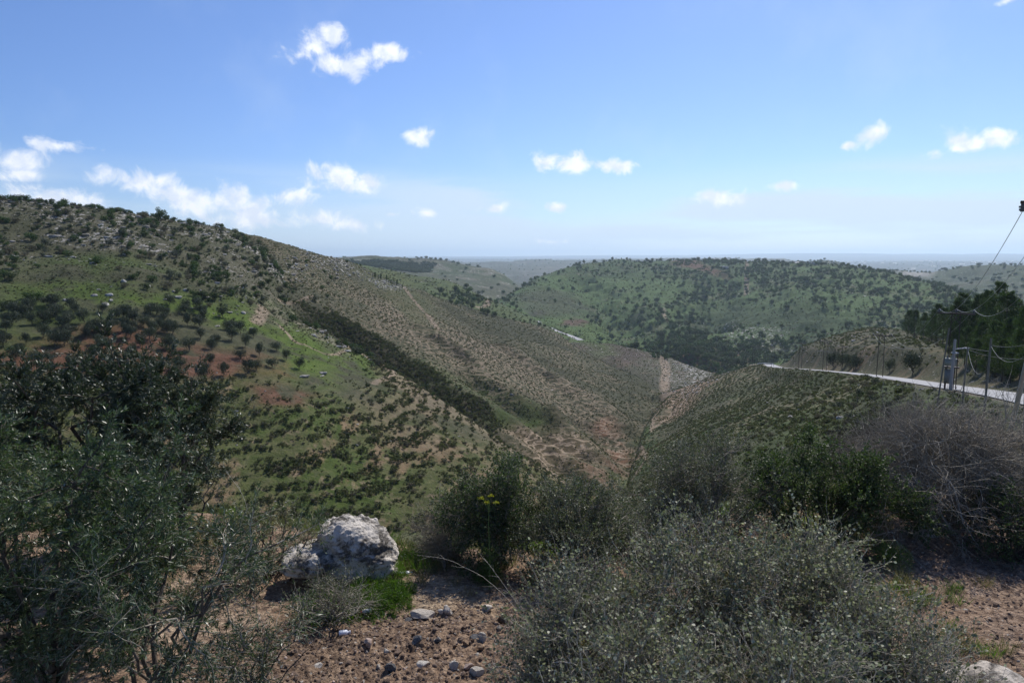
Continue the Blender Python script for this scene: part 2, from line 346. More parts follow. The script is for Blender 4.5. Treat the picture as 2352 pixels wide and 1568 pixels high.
def hit(px, py, dmin=20.0, dmax=29000):
    """first point of the ground met by the sight line through a pixel"""
    a, t = px_azt(px, py); a = float(a); t = float(t)
    d = Ds[(Ds > dmin) & (Ds < dmax)]
    z = H(d*math.sin(a), d*math.cos(a)); s = z-t*d
    k = np.nonzero(s >= 0)[0]
    if len(k) == 0:
        k = int(np.argmax(s/d)); dd = d[k]
    else:
        k = k[0]
        if k == 0: dd = d[0]
        else: dd = d[k-1]+(d[k]-d[k-1])*(-s[k-1])/(s[k]-s[k-1])
    return np.array([dd*math.sin(a), dd*math.cos(a), h1(dd*math.sin(a), dd*math.cos(a))])
def at_px(px, D):
    """ground point at a bearing and a distance"""
    a = float(px_azt(px, 850)[0]); x, y = D*math.sin(a), D*math.cos(a)
    return np.array([x, y, h1(x, y)])
def in_poly(x, y, P):
    r = np.zeros(x.shape, bool); n = len(P)
    for i in range(n):
        x1, y1 = P[i][:2]; x2, y2 = P[(i+1) % n][:2]
        if y1 == y2: continue
        c = ((y1 > y) != (y2 > y)) & (x < (x2-x1)*(y-y1)/(y2-y1)+x1)
        r ^= c
    return r
def region(P, soft, sd, amp=1.0):
    """soft edged mask 0..1 of a ground area given by its outline on the ground"""
    P = np.array([p[:2] for p in P]); lo = P.min(0)-soft*3; hi = P.max(0)+soft*3
    out = np.zeros(XG.shape, np.float32)
    m = (XG > lo[0]) & (XG < hi[0]) & (YG > lo[1]) & (YG < hi[1])
    x = XG[m]; y = YG[m]
    wx = x+fbm(x, y, soft*4, 4, sd)*soft*2*amp; wy = y+fbm(x, y, soft*4, 4, sd+7)*soft*2*amp
    ins = in_poly(wx, wy, P)
    d, _ = dist_poly(wx, wy, np.vstack([P, P[:1]]))
    out[m] = np.clip(np.where(ins, 0.5+d/soft*0.5, 0.5-d/soft*0.5), 0, 1)
    return out
def R(pix, soft, sd, dmin=20, **k): return region([hit(px, py, dmin) for px, py in pix], soft, sd, **k)

lay = {n: (LG == i) for i, n in enumerate(LN)}
def lw(*names): 
    m = np.zeros(XG.shape, np.float32)
    for n in names: m[lay[n]] = 1
    return m
n1 = fbm(XG, YG, 45, 4, 101); n2 = fbm(XG, YG, 11, 4, 102); n3 = fbm(XG, YG, 3.0, 3, 103)
nb = fbm(XG, YG, 220, 4, 104)
C = np.empty(XG.shape+(3,), np.float32)
# reference covers (linear albedo)
GREEN = np.array([.062,.092,.020]); BRIGHT = np.array([.095,.140,.024]); DULL = np.array([.095,.096,.052]); OLIVE = np.array([.085,.088,.045])
BROWN = np.array([.155,.112,.078]); RED = np.array([.155,.075,.047]); TAN = np.array([.34,.25,.17]); ROCK = np.array([.36,.34,.30]); DARK = np.array([.040,.046,.026])
BLUEG = np.array([.088,.140,.042])
def paint(mask, col, k=1.0):
    global C
    m = np.clip(mask*k, 0, 1)[..., None].astype(np.float32)
    C = C*(1-m)+np.asarray(col, np.float32)*m
C[:] = DULL
paint(sstep(n1, -.1, .5), OLIVE)
# near bank and the slope under it
paint(lw('near')*sstep(DG, 30, 12), (.27,.19,.13))
paint(lw('near')*sstep(DG, 14, 26)*sstep(n2, -.3, .3), GREEN, .8)
# left hill
paint(lw('left'), DULL); paint(lw('left')*sstep(n1+n2*.5, -.15, .45), GREEN, .9)
paint(lw('left')*sstep(DG, 240, 290)*sstep(n1*.4+n2*.6+n3*.3, .0, .5), (.17,.155,.125), .85)
paint(lw('left')*sstep(DG, 235, 285)*sstep(n2+n1*.6, -.5, .2), (.140,.125,.088), .6)
# slope beyond the gully
paint(lw('slope'), (.112,.112,.058)); paint(lw('slope')*sstep(n1, -.15, .35), (.082,.104,.038), .85)
paint(lw('slope')*sstep(n2+n1*.5, .15, .6), BROWN, .6)
paint(lw('spur')*sstep(DG, 35, 60), (.085,.094,.045)); paint(lw('spur')*sstep(n1, 0, .5), GREEN, .7)
paint(lw('terrace'), (.115,.110,.070)); paint(lw('terrace')*sstep(n2, .1, .5), BROWN, .6)
paint(lw('midleft'), (.095,.122,.045)); paint(lw('midleft')*sstep(n1, .1, .5), DULL, .7)
paint(lw('woodridge'), (.115,.122,.070)); paint(lw('woodridge')*sstep(nb, -.1, .4), (.085,.115,.045)); paint(lw('woodridge')*sstep(nb*.4+n1, .15, .6), (.24,.22,.17), .7)
paint(lw('farvalley'), (.110,.115,.065)); paint(lw('farvalley')*sstep(nb+n1*.4, .1, .5), (.22,.20,.15), .6)
paint(lw('righthill'), BLUEG); paint(lw('righthill')*sstep(n1+nb*.5, -.1, .5), (.074,.110,.040), .8); paint(lw('righthill')*sstep(n2+n1*.6, .2, .7), (.17,.16,.09), .5)
paint(lw('farright','hump'), (.080,.105,.048)); paint(lw('farright','hump')*sstep(n1, .1, .5), (.17,.16,.11), .6)
paint(lw('plateau','mountains'), (.10,.105,.07)); paint(lw('plateau')*sstep(nb+n1*.3, .2, .6), (.30,.28,.24), .7)
paint(lw('knoll'), (.095,.095,.052)); paint(lw('knoll')*sstep(n2+n3*.7, 0.1, .6), (.17,.13,.085), .6); paint(lw('knoll')*sstep(n1-n2*.5, .2, .6), GREEN, .6)
EXTRA = {}
def reg(name, pix, soft, sd, col=None, k=1.0, dmin=20, mod=None, **kw):
    m = R(pix, soft, sd, dmin, **kw); EXTRA[name] = m
    if col is not None: paint(m if mod is None else m*mod, col, k)
    return m
reg('meadow', [(330,665),(460,690),(560,700),(650,700),(590,735),(640,742),(700,748),(745,758),(790,792),(850,827),(900,852),(890,870),(700,878),(560,872),(640,830),(560,770),(430,740),(200,700),(60,690),(70,660),(200,650)], 7, 301, BRIGHT, .95, mod=sstep(n2+n3*.5, -.75, .0))
reg('upper_green', [(0,640),(200,590),(330,600),(430,640),(330,665),(60,690),(0,690)], 9, 305, GREEN, .8, mod=sstep(n2, -.4, .2))
reg('orchard_soil', [(-300,800),(0,790),(150,770),(330,760),(430,780),(520,800),(620,815),(640,845),(560,874),(400,868),(200,866),(0,862),(-300,866)], 4, 302, RED, .95, mod=sstep(n2+n3*.4, -.55, -.1))
reg('bare_head', [(585,690),(640,680),(720,690),(735,750),(800,800),(780,815),(690,770),(640,745),(590,740)], 4, 303, (.20,.17,.125), .75, mod=sstep(n3+n2, -.5, .3))
reg('scarp', [(540,884),(600,876),(660,880),(705,895),(700,930),(640,945),(560,935)], 2.5, 304, (.17,.085,.052), .9, mod=sstep(n3+n2*.5, -.6, .0))
f = lw('left')*sstep(DG, 175, 160)*(1-EXTRA['scarp'])*(1-EXTRA['orchard_soil'])
paint(f, (.100,.115,.038)); paint(f*sstep(n2+n3*.4, -.1, .4), GREEN, .8); paint(f*sstep(fbm(XG, YG*.45, 7, 6, 107, .68)+.3*n1, .10, .42), (.27,.18,.11), .8); paint(f*sstep(fbm(XG, YG, 2.2, 4, 108, .7), .25, .6), (.30,.22,.15), .7)
reg('face_right', [(880,870),(1000,930),(1160,1030),(1330,1140),(1200,1200),(1050,1130),(900,1000),(850,900)], 8, 306, (.215,.165,.105), .75, mod=sstep(n2+n3, -.4, .3))
reg('ridge_line', [(880,850),(905,852),(1060,946),(1160,1018),(1330,1128),(1330,1140),(1160,1036),(1050,965),(900,885)], 3, 307, (.27,.21,.14), .7)
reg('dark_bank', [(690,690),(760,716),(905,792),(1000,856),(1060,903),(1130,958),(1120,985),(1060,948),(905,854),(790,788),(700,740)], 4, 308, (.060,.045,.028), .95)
paint(lw('slope')*.5, (.100,.100,.052))
reg('brown_slope', [(745,640),(900,665),(1000,720),(1150,800),(1330,880),(1450,950),(1440,985),(1300,930),(1160,900),(1060,860),(905,770),(760,700)], 16, 309, (.165,.125,.088), .45, mod=sstep(n2+n3*.6, -.5, .5))
reg('rust_cut', [(1385,958),(1440,975),(1480,1020),(1470,1050),(1440,1075),(1400,1020),(1380,985)], 5, 310, (.27,.135,.08), .85, mod=sstep(n3+n2, -.6, .2))
reg('rust_cut_low', [(1310,1050),(1380,1040),(1440,1075),(1440,1110),(1400,1130),(1320,1105)], 4, 311, (.20,.115,.07), .8, mod=sstep(n3+n2, -.4, .3))
reg('green_rib', [(1120,925),(1220,930),(1290,965),(1270,980),(1170,975),(1100,950)], 6, 312, (.085,.125,.030), .9)
reg('green_rib_b', [(980,840),(1100,880),(1200,920),(1180,930),(1060,900),(960,850)], 6, 313, (.080,.120,.030), .7)
reg('green_rib_c', [(905,620),(1000,700),(1000,760),(940,740),(860,660),(800,612)], 9, 314, (.100,.115,.040), .85)
reg('knob', [(1160,985),(1290,978),(1340,1010),(1370,1050),(1300,1065),(1250,1080),(1180,1020)], 6, 315, (.205,.150,.088), .8)
reg('ravine', [(1445,1100),(1465,1060),(1465,1010),(1480,985),(1500,985),(1490,1020),(1500,1060),(1480,1110)], 4, 316, (.060,.120,.022), .85)
reg('terr_dark', [(1330,785),(1470,805),(1500,840),(1440,835),(1330,800)], 10, 317, (.085,.060,.045), .8)
reg('valley_floor', [(1200,700),(1290,728),(1420,752),(1400,790),(1480,800),(1380,815),(1300,770)], 14, 318, (.090,.135,.035), .85, mod=sstep(n1+n2*.5, -.6, .1))
reg('ploughed', [(1280,742),(1320,732),(1350,738),(1330,748),(1295,748)], 6, 319, (.13,.075,.055), .9)
reg('ploughed_b', [(1210,716),(1240,712),(1255,718),(1240,728),(1215,722)], 6, 320, (.06,.055,.045), .9)
reg('red_top', [(1540,596),(1600,604),(1640,615),(1680,634),(1650,632),(1590,618),(1545,606)], 12, 321, (.20,.105,.07), .9)
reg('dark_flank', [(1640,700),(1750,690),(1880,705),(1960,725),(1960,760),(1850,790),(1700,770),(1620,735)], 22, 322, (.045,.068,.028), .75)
reg('orchard_far', [(1560,800),(1700,800),(1760,835),(1700,838),(1640,858),(1560,835),(1530,815)], 10, 323, (.16,.095,.06), .8)
reg('left_flank', [(1165,683),(1240,660),(1330,680),(1330,725),(1240,725),(1180,700)], 22, 324, (.075,.075,.045), .7)
reg('bank_cut', [(1960,830),(2030,815),(2090,835),(2140,860),(2130,872),(2040,852),(1960,846)], 4, 325, (.22,.13,.08), .6, mod=sstep(n3+n2, .0, .6))
reg('verge', [(1780,850),(1930,862),(2025,878),(2140,905),(2352,945),(2352,975),(2150,930),(2020,895),(1930,875)], 3, 326, (.085,.130,.030), .75, mod=sstep(n3, -.5, .2))
reg('verge_near', [(2050,1000),(2352,950),(2352,1090),(2150,1100)], 4, 331, (.090,.115,.035), .75, dmin=18)
reg('spur_green', [(1640,930),(1800,900),(1900,930),(1850,1000),(1700,1010),(1560,1080),(1520,1060)], 10, 327, (.070,.125,.028), .6, mod=sstep(n2, -.2, .4))
reg('spur_rust', [(1500,960),(1540,905),(1620,868),(1660,870),(1600,905),(1540,970)], 5, 328, (.24,.14,.09), .7)
reg('quarry', [(2070,627),(2120,625),(2140,631),(2110,637),(2075,634)], 15, 329, (.45,.42,.37), .9)
# worn paths are bare strips of the same ground
PATHS = [([(740,757),(770,774),(790,790),(850,824),(895,850),(903,858),(880,872),(858,880)], 1.2),
         ([(604,706),(600,722),(588,742)], 1.6), ([(640,690),(690,690),(720,680)], .8), ([(925,657),(938,672),(955,695),(985,725),(1010,760)], 1.8),
         ([(1522,820),(1528,838),(1530,860),(1526,880),(1535,905)], 3.2), ([(1527,712),(1524,722),(1534,738)], 2.4), ([(1712,596),(1716,604),(1714,610)], 3),
         ([(1445,1110),(1460,1090),(1483,1050),(1475,1030),(1462,1040)], .7), ([(1497,990),(1502,960),(1510,945)], .9),
         ([(1098,705),(1120,697),(1142,692)], 3.0), ([(640,745),(690,790),(760,815),(800,800)], .5),
         ([(1600,905),(1560,935),(1500,985)], .8)]
for pts, wd in PATHS:
    P = densify([hit(*p)[:2] for p in pts], 1.5)[:, :2]
    lo = P.min(0)-12; hi = P.max(0)+12; m = (XG > lo[0])&(XG < hi[0])&(YG > lo[1])&(YG < hi[1])
    d = np.full(XG.shape, 99, np.float32); x = XG[m]; y = YG[m]
    d[m] = dist_poly(x+.6*fbm(x, y, 5, 2, 9), y+.6*fbm(x, y, 5, 2, 8), P)[0]
    paint(1-sstep(d, wd*.6, wd*1.5), (.34,.26,.185), .9)
# roadside gravel
mk = (DG > 40)&(DG < 520)&(AZG > .25); dr = np.full(XG.shape, 99, np.float32); dr[mk] = dist_poly(XG[mk], YG[mk], ROADP)[0]
paint(1-sstep(dr+n3, 3.2, 5.0), (.25,.22,.17), .8)
# near bank
reg('bank_soil', [(560,1430),(700,1420),(830,1400),(1100,1385),(1240,1420),(1400,1700),(300,1900),(200,1600)], .35, 340, (.225,.163,.115), .95, dmin=3)
reg('bank_soil_r', [(2080,1200),(2200,1170),(2352,1170),(2500,1200),(2500,1600),(2300,1500),(2120,1350)], .35, 341, (.27,.20,.15), .95, dmin=3)
reg('bank_pale', [(300,1330),(640,1300),(640,1420),(500,1450),(300,1500)], .4, 342, (.38,.30,.225), .9, dmin=3)
reg('bank_pale_b', [(880,1310),(1000,1285),(1090,1320),(1090,1390),(940,1400),(860,1390)], .35, 343, (.30,.235,.165), .9, dmin=3)
# small broken variation everywhere
C *= (1+0.26*n3+0.20*n2)[..., None]
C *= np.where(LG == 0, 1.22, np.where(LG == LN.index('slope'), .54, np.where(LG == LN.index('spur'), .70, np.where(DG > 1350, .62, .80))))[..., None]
# which places show sheep tracks / pale stones / fine scrub
TR = np.zeros(XG.shape, np.float32)
TR += lw('slope')*sstep(n1+.5*n2, -.35, .25)*.36
TR += lw('spur')*sstep(DG, 75, 120)*.55*sstep(n1, -.4, .3)
TR += lw('left')*sstep(DG, 200, 170)*.12
TR = np.maximum(TR, EXTRA['knob']*1.0); TR = np.maximum(TR, EXTRA['brown_slope']*.6); TR = np.maximum(TR, EXTRA['spur_rust']); TR = np.maximum(TR, EXTRA['rust_cut']*.8)
TR *= 1-EXTRA['green_rib']; TR *= 1-.8*EXTRA['dark_bank']; TR *= 1-.6*EXTRA['green_rib_c']; TR *= 1-sstep(4-dr, -2, 0)
RK = np.zeros(XG.shape, np.float32)
RK += lw('left')*sstep(DG, 225, 290)*sstep(n1*.6+n2*.6, -.55, .25)*1.0
RK += lw('righthill')*sstep(n1+n2*.4, .0, .6)*.5; RK += lw('terrace')*.35; RK += lw('knoll')*.35; RK += lw('woodridge')*.6*sstep(n1, -.3, .3)+lw('farvalley','farright')*.4+lw('midleft')*.35*sstep(n1,-.1,.4)
RK = np.maximum(RK, lw('spur')*sstep(DG, 40, 90)*.22*sstep(n2, -.2, .5))
RK = np.maximum(RK, R([(1520,815),(1640,860),(1600,900),(1540,905)], 8, 330)*.9)
RK = np.maximum(RK, R([(1620,760),(1680,740),(1800,745),(1960,770),(1960,800),(1800,815),(1640,800)], 16, 332)*.8)
RK = np.maximum(RK, R([(630,600),(700,575),(800,602),(900,645),(940,662),(900,665),(800,640),(720,610),(660,640)], 6, 333)*.9)
MS = np.zeros(XG.shape+(4,), np.float32); MS[..., 0] = np.clip(TR, 0, 1); MS[..., 1] = np.clip(RK, 0, 1)
MS[..., 2] = sstep(DG, 30, 110); MS[..., 3] = 1

def tagk(o, kind): o['kind'] = kind; return o
def mesh_np(name, V, Fq, mat=None, parent=None, smooth=False, link=True):
    me = bpy.data.meshes.new(name)
    V = np.ascontiguousarray(V, np.float32).reshape(-1, 3); Fq = np.ascontiguousarray(Fq, np.int32)
    me.vertices.add(len(V)); me.vertices.foreach_set('co', V.ravel())
    n, k = Fq.shape
    me.loops.add(n*k); me.loops.foreach_set('vertex_index', Fq.ravel())
    me.polygons.add(n); me.polygons.foreach_set('loop_start', np.arange(0, n*k, k, dtype=np.int32))
    try: me.polygons.foreach_set('loop_total', np.full(n, k, np.int32))
    except Exception: pass
    if smooth: me.polygons.foreach_set('use_smooth', np.ones(n, bool))
    me.update(calc_edges=True)
    if mat is not None: me.materials.append(mat)
    o = bpy.data.objects.new(name, me)
    if link: COL.objects.link(o)
    if parent is not None: o.parent = parent
    return o
def add_col(me, name, arr):
    at = me.color_attributes.new(name, 'FLOAT_COLOR', 'POINT')
    at.data.foreach_set('color', np.ascontiguousarray(arr, np.float32).ravel())

# ------------------------------------------------------------------ materials of the land
def mat_new(name):
    m = bpy.data.materials.new(name); m.use_nodes = True; return m, NT(m.node_tree)
def mat_ground():
    m, t = mat_new('hillside')
    col = t.n('ShaderNodeVertexColor', layer_name='cover').outputs[0]
    ms = t.n('ShaderNodeSeparateColor', {0: t.n('ShaderNodeVertexColor', layer_name='mask')})
    geo = t.n('ShaderNodeNewGeometry'); pos = geo.outputs['Position']
    d = t.n('ShaderNodeVectorMath', {0: pos}, operation='LENGTH').outputs['Value']
    # braided sheep tracks: cells stretched along the contour
    wn = t.n('ShaderNodeTexNoise', {0: pos, 'Scale': .12, 'Detail': 3.0})
    wv = t.n('ShaderNodeVectorMath', {0: wn.outputs['Color'], 3: 5.0}, operation='SCALE')
    p2 = t.n('ShaderNodeVectorMath', {0: pos, 1: wv}, operation='ADD')
    mp = t.n('ShaderNodeMapping', {0: p2, 'Scale': (.15, .15, .92)})
    vo = t.n('ShaderNodeTexVoronoi', {0: mp, 'Scale': 1.0}, feature='DISTANCE_TO_EDGE')
    wid = t.ramp(d, 120, 500, .15, .24)
    tr = t.math('SUBTRACT', 1.0, t.math('DIVIDE', vo.outputs['Distance'], wid), clamp=True)
    brk = t.n('ShaderNodeTexNoise', {0: pos, 'Scale': .35, 'Detail': 4.0})
    tr = t.math('MULTIPLY', t.math('MULTIPLY', tr, ms.outputs[0]), t.ramp(brk.outputs[0], .30, .52))
    # litter of grass tufts and scrub
    fn = t.n('ShaderNodeTexNoise', {0: pos, 'Scale': 1.7, 'Detail': 6.0, 'Roughness': .7})
    fm = t.n('ShaderNodeTexNoise', {0: pos, 'Scale': .42, 'Detail': 5.0, 'Roughness': .65})
    c = t.mix(t.math('MULTIPLY', t.ramp(fm.outputs[0], .46, .66), t.math('MULTIPLY', ms.outputs[2], .55)), col, t.mix(1.0, col, (.50, .62, .50), 'MULTIPLY'))
    c = t.mix(t.math('MULTIPLY', t.ramp(fn.outputs[0], .50, .70), .45), c, t.mix(1.0, c, (1.75, 1.6, 1.5), 'MULTIPLY'))
    c = t.mix(t.math('MULTIPLY', t.ramp(fn.outputs[0], .47, .30), .5), c, t.mix(1.0, c, (.5, .55, .5), 'MULTIPLY'))
    c = t.mix(t.math('MULTIPLY', tr, .9), c, (.37, .285, .20))
    # pale limestone showing through
    rm = t.n('ShaderNodeMapping', {0: pos, 'Scale': (1.0, 1.0, 2.6)})
    rsc = t.ramp(d, 150, 1200, .55, .16, smooth=False)
    rn = t.n('ShaderNodeTexNoise', {0: rm, 'Scale': rsc, 'Detail': 5.0, 'Roughness': .62})
    thr = t.math('MULTIPLY_ADD', ms.outputs[1], -.20, .695)
    rk = t.math('MULTIPLY', t.math('MULTIPLY', t.math('SUBTRACT', rn.outputs[0], thr), 16.0, clamp=True), t.ramp(ms.outputs[1], .02, .15))
    rc = t.mix(fn.outputs[0], (.20, .19, .17), (.56, .53, .47))
    c = t.mix(t.math('MULTIPLY', rk, .9), c, rc)
    hgt = t.math('ADD', t.math('MULTIPLY', fm.outputs[0], .9), t.math('ADD', t.math('MULTIPLY', fn.outputs[0], .5), t.math('MULTIPLY', rk, .35)))
    hgt = t.math('SUBTRACT', hgt, t.math('MULTIPLY', tr, .25))
    bp = t.n('ShaderNodeBump', {'Strength': .8, 'Distance': .8, 'Height': hgt})
    b = t.n('ShaderNodeBsdfPrincipled', {'Base Color': c, 'Roughness': .95, 'Specular IOR Level': .12, 'Normal': bp})
    t.n('ShaderNodeOutputMaterial', {0: b})
    return m
def mat_soil():
    m, t = mat_new('bank_earth')
    col = t.n('ShaderNodeVertexColor', layer_name='cover').outputs[0]
    pos = t.n('ShaderNodeNewGeometry').outputs['Position']
    n1_ = t.n('ShaderNodeTexNoise', {0: pos, 'Scale': 9.0, 'Detail': 8.0, 'Roughness': .72})
    n2_ = t.n('ShaderNodeTexNoise', {0: pos, 'Scale': 40.0, 'Detail': 6.0, 'Roughness': .7})
    vo = t.n('ShaderNodeTexVoronoi', {0: pos, 'Scale': 26.0})
    st = t.n('ShaderNodeTexVoronoi', {0: pos, 'Scale': 11.0})
    c = t.mix(t.ramp(n1_.outputs[0], .38, .66), t.mix(1.0, col, (.55, .5, .47), 'MULTIPLY'), t.mix(1.0, col, (1.4, 1.38, 1.32), 'MULTIPLY'))
    c = t.mix(t.math('MULTIPLY', t.ramp(n2_.outputs[0], .42, .62), .6), c, t.mix(1.0, c, (.62, .58, .55), 'MULTIPLY'))
    peb = t.math('MULTIPLY', t.math('LESS_THAN', st.outputs['Distance'], .16), t.math('GREATER_THAN', t.n('ShaderNodeSeparateColor', {0: st.outputs['Color']}).outputs[0], .68))
    c = t.mix(t.math('MULTIPLY', peb, .8), c, (.44, .40, .34))
    hh = t.math('ADD', t.math('MULTIPLY', n1_.outputs[0], 1.0), t.math('ADD', t.math('MULTIPLY', n2_.outputs[0], .35), t.math('MULTIPLY', vo.outputs['Distance'], .35)))
    bp = t.n('ShaderNodeBump', {'Strength': 1.0, 'Distance': .07, 'Height': hh})
    b = t.n('ShaderNodeBsdfPrincipled', {'Base Color': c, 'Roughness': .95, 'Specular IOR Level': .15, 'Normal': bp})
    t.n('ShaderNodeOutputMaterial', {0: b})
    return m
M_HILL = mat_ground(); M_SOIL = mat_soil()
JN = int(np.searchsorted(Ds, 30.0))           # the near bank ends here, the hills begin on the same row of points
def quads(nr, nc):
    i = np.arange(nr-1)[:, None]*nc+np.arange(nc-1)[None, :]
    return np.stack([i, i+1, i+nc+1, i+nc], -1).reshape(-1, 4)[:, ::-1]
hv = np.stack([XG[JN:], YG[JN:], ZG[JN:]], -1)
hills = mesh_np('hills', hv, quads(ND-JN, NA), M_HILL, smooth=True); tagk(hills, 'structure')
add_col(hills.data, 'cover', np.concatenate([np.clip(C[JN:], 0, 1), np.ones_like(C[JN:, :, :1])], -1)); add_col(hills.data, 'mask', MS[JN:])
# near bank: finer, with clods and hollows
NR = 900; dn = np.geomspace(1.2, Ds[JN], NR); dn[-1] = Ds[JN]
an = np.linspace(AZ0, AZ1, NA)
AN, DN = np.meshgrid(an, dn); XN = DN*np.sin(AN); YN = DN*np.cos(AN)
def interp_rows(G):
    fj = np.clip(np.interp(np.log(dn), lDs, np.arange(ND)), 0, ND-1.001); j = fj.astype(int); v = fj-j
    if G.ndim == 3: return G[j]*(1-v)[:, None, None]+G[j+1]*v[:, None, None]
    return G[j]*(1-v)[:, None]+G[j+1]*v[:, None]
ZN = interp_rows(ZG); CN = interp_rows(C)
SO = np.clip(interp_rows(EXTRA['bank_soil'])+interp_rows(EXTRA['bank_soil_r'])*.8, 0, 1)
fade = 1-sstep(DN, 22, 29.5)
rough = fbm(XN, YN, .9, 3, 61)*.045+fbm(XN, YN, .32, 4, 62, .62)*(.022+.042*SO)+(np.clip(fbm(XN, YN, .11, 3, 63, .6)+.1, 0, 1)**1.2)*.060*SO
ZNB = ZN+rough*fade*(1+.0*DN)
nv = np.stack([XN, YN, ZNB], -1)
ground = mesh_np('ground', nv, quads(NR, NA), M_SOIL, smooth=True); tagk(ground, 'structure')
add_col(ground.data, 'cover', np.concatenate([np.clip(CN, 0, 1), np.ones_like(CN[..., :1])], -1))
ldn = np.log(dn)
def hn(x, y):
    """height of the near bank, clods included"""
    a = math.atan2(x, y); d = math.hypot(x, y)
    if d > 28: return h1(x, y)
    fi = (a-AZ0)/(AZ1-AZ0)*(NA-1); i = int(np.clip(fi, 0, NA-2)); u = fi-i
    fj = float(np.interp(math.log(max(d, 1.3)), ldn, np.arange(NR))); j = min(int(fj), NR-2); v = fj-j
    return float((ZNB[j, i]*(1-u)+ZNB[j, i+1]*u)*(1-v)+(ZNB[j+1, i]*(1-u)+ZNB[j+1, i+1]*u)*v)

# ------------------------------------------------------------------ plant, stone and thing builders
def unit(v): return v/np.maximum(np.linalg.norm(v, axis=-1, keepdims=True), 1e-9)
def rdir(n, r=rng): return unit(r.normal(size=(n, 3)))
def perp(d, r=rng):
    v = np.cross(d, rdir(len(d), r)); return unit(v)
def leaf_mesh(P, Dr, N, L, W, fold=0.0):
    """rhombic leaves: P base, Dr direction, N leaf normal"""
    S = unit(np.cross(Dr, N)); N2 = np.cross(S, Dr)
    L = np.asarray(L)[:, None]; W = np.asarray(W)[:, None]
    a = P; b = P+Dr*L*.45+S*W*.5+N2*W*fold; c = P+Dr*L-N2*L*.08; d = P+Dr*L*.45-S*W*.5+N2*W*fold
    V = np.stack([a, b, c, d], 1).reshape(-1, 3); n = len(P)
    return V, np.arange(4*n).reshape(n, 4)
def round_leaf_mesh(P, Dr, N, L, W):
    S = unit(np.cross(Dr, N)); L = np.asarray(L)[:, None]; W = np.asarray(W)[:, None]
    pts = [(0, 0), (.3, .42), (.7, .40), (1, 0), (.7, -.40), (.3, -.42)]
    N2 = np.cross(S, Dr)
    V = np.stack([P+Dr*L*u+S*W*v+N2*W*abs(v)*.35 for u, v in pts], 1).reshape(-1, 3); n = len(P)
    q = np.arange(n)[:, None]*6
    return V, np.concatenate([q+[0, 1, 2, 3], q+[0, 3, 4, 5]])
def tube_segs(A, B, ra, rb, k=4):
    d = unit(B-A); ref = np.where(np.abs(d[:, 2:3]) > .9, np.array([[1., 0, 0]]), np.array([[0, 0, 1.]]))
    u = unit(np.cross(d, ref)); v = np.cross(d, u); V = []
    for P, r in ((A, ra), (B, rb)):
        for j in range(k):
            a = 2*math.pi*j/k; V.append(P+(u*math.cos(a)+v*math.sin(a))*np.asarray(r)[:, None])
    V = np.stack(V, 1); n = len(A); q = np.arange(n)[:, None]*2*k; Fq = []
    for j in range(k):
        j2 = (j+1) % k; Fq.append(q+np.array([j, j2, j2+k, j+k]))
    return V.reshape(-1, 3), np.concatenate(Fq)
def join(parts):
    V = []; Fq = []; o = 0
    for v, f in parts:
        V.append(v); Fq.append(f+o); o += len(v)
    return np.concatenate(V), np.concatenate(Fq)
def grow(P, Dr, L, r0, nseg, wander, pull, r=rng, taper=.35):
    """many polylines at once; returns node positions (n, nseg+1, 3), directions, radii"""
    n = len(P); X = [P]; DD = [Dr]; d = Dr; step = (np.asarray(L)/nseg)[:, None]
    for k in range(nseg):
        d = unit(d+r.normal(size=(n, 3))*wander+np.asarray(pull)); X.append(X[-1]+d*step); DD.append(d)
    X = np.stack(X, 1); DD = np.stack(DD, 1); t = np.linspace(0, 1, nseg+1)[None, :]
    return X, DD, np.asarray(r0)[:, None]*(1-(1-taper)*t)
def segs_of(X, Rr, k=4):
    A = X[:, :-1].reshape(-1, 3); B = X[:, 1:].reshape(-1, 3)
    return tube_segs(A, B, Rr[:, :-1].ravel(), Rr[:, 1:].ravel(), k)
def thing(name, label, cat, loc=(0, 0, 0), group=None, rz=0.0, scale=None):
    o = bpy.data.objects.new(name, None); COL.objects.link(o); o.location = [float(v) for v in loc]; o.rotation_euler = (0, 0, rz)
    o.empty_display_size = .3
    if scale is not None: o.scale = (scale,)*3 if np.isscalar(scale) else scale
    o['label'] = label; o['category'] = cat
    if group: o['group'] = group
    return o
def tag(o, label, cat, group=None):
    o['label'] = label; o['category'] = cat
    if group: o['group'] = group
    return o

def mat_leaf(name, cols, rough=.5, spec=.4, trans=.3, tcol=None, island=True, bright=1.0):
    """cols: list of (position, linear colour) picked per leaf or per plant"""
    m, t = mat_new(name)
    rnd = t.n('ShaderNodeNewGeometry').outputs['Random Per Island'] if island else t.n('ShaderNodeObjectInfo').outputs['Random']
    cr = t.n('ShaderNodeValToRGB', {0: rnd}); e = cr.color_ramp.elements
    while len(e) < len(cols): e.new(0.5)
    for i, (p, c) in enumerate(cols): e[i].position = p; e[i].color = (*[min(1, x*bright) for x in c], 1)
    c = cr.outputs[0]
    oi = t.n('ShaderNodeObjectInfo').outputs['Random']
    c = t.mix(1.0, c, t.mix(oi, (.78, .80, .78), (1.22, 1.18, 1.15)), 'MULTIPLY')
    b = t.n('ShaderNodeBsdfPrincipled', {'Base Color': c, 'Roughness': rough, 'Specular IOR Level': spec})
    tr = t.n('ShaderNodeBsdfTranslucent', {0: t.mix(1.0, c, tcol or (1.1, 1.3, .7), 'MULTIPLY')})
    mx = t.n('ShaderNodeMixShader', {0: trans, 1: b, 2: tr})
    t.n('ShaderNodeOutputMaterial', {0: mx}); return m
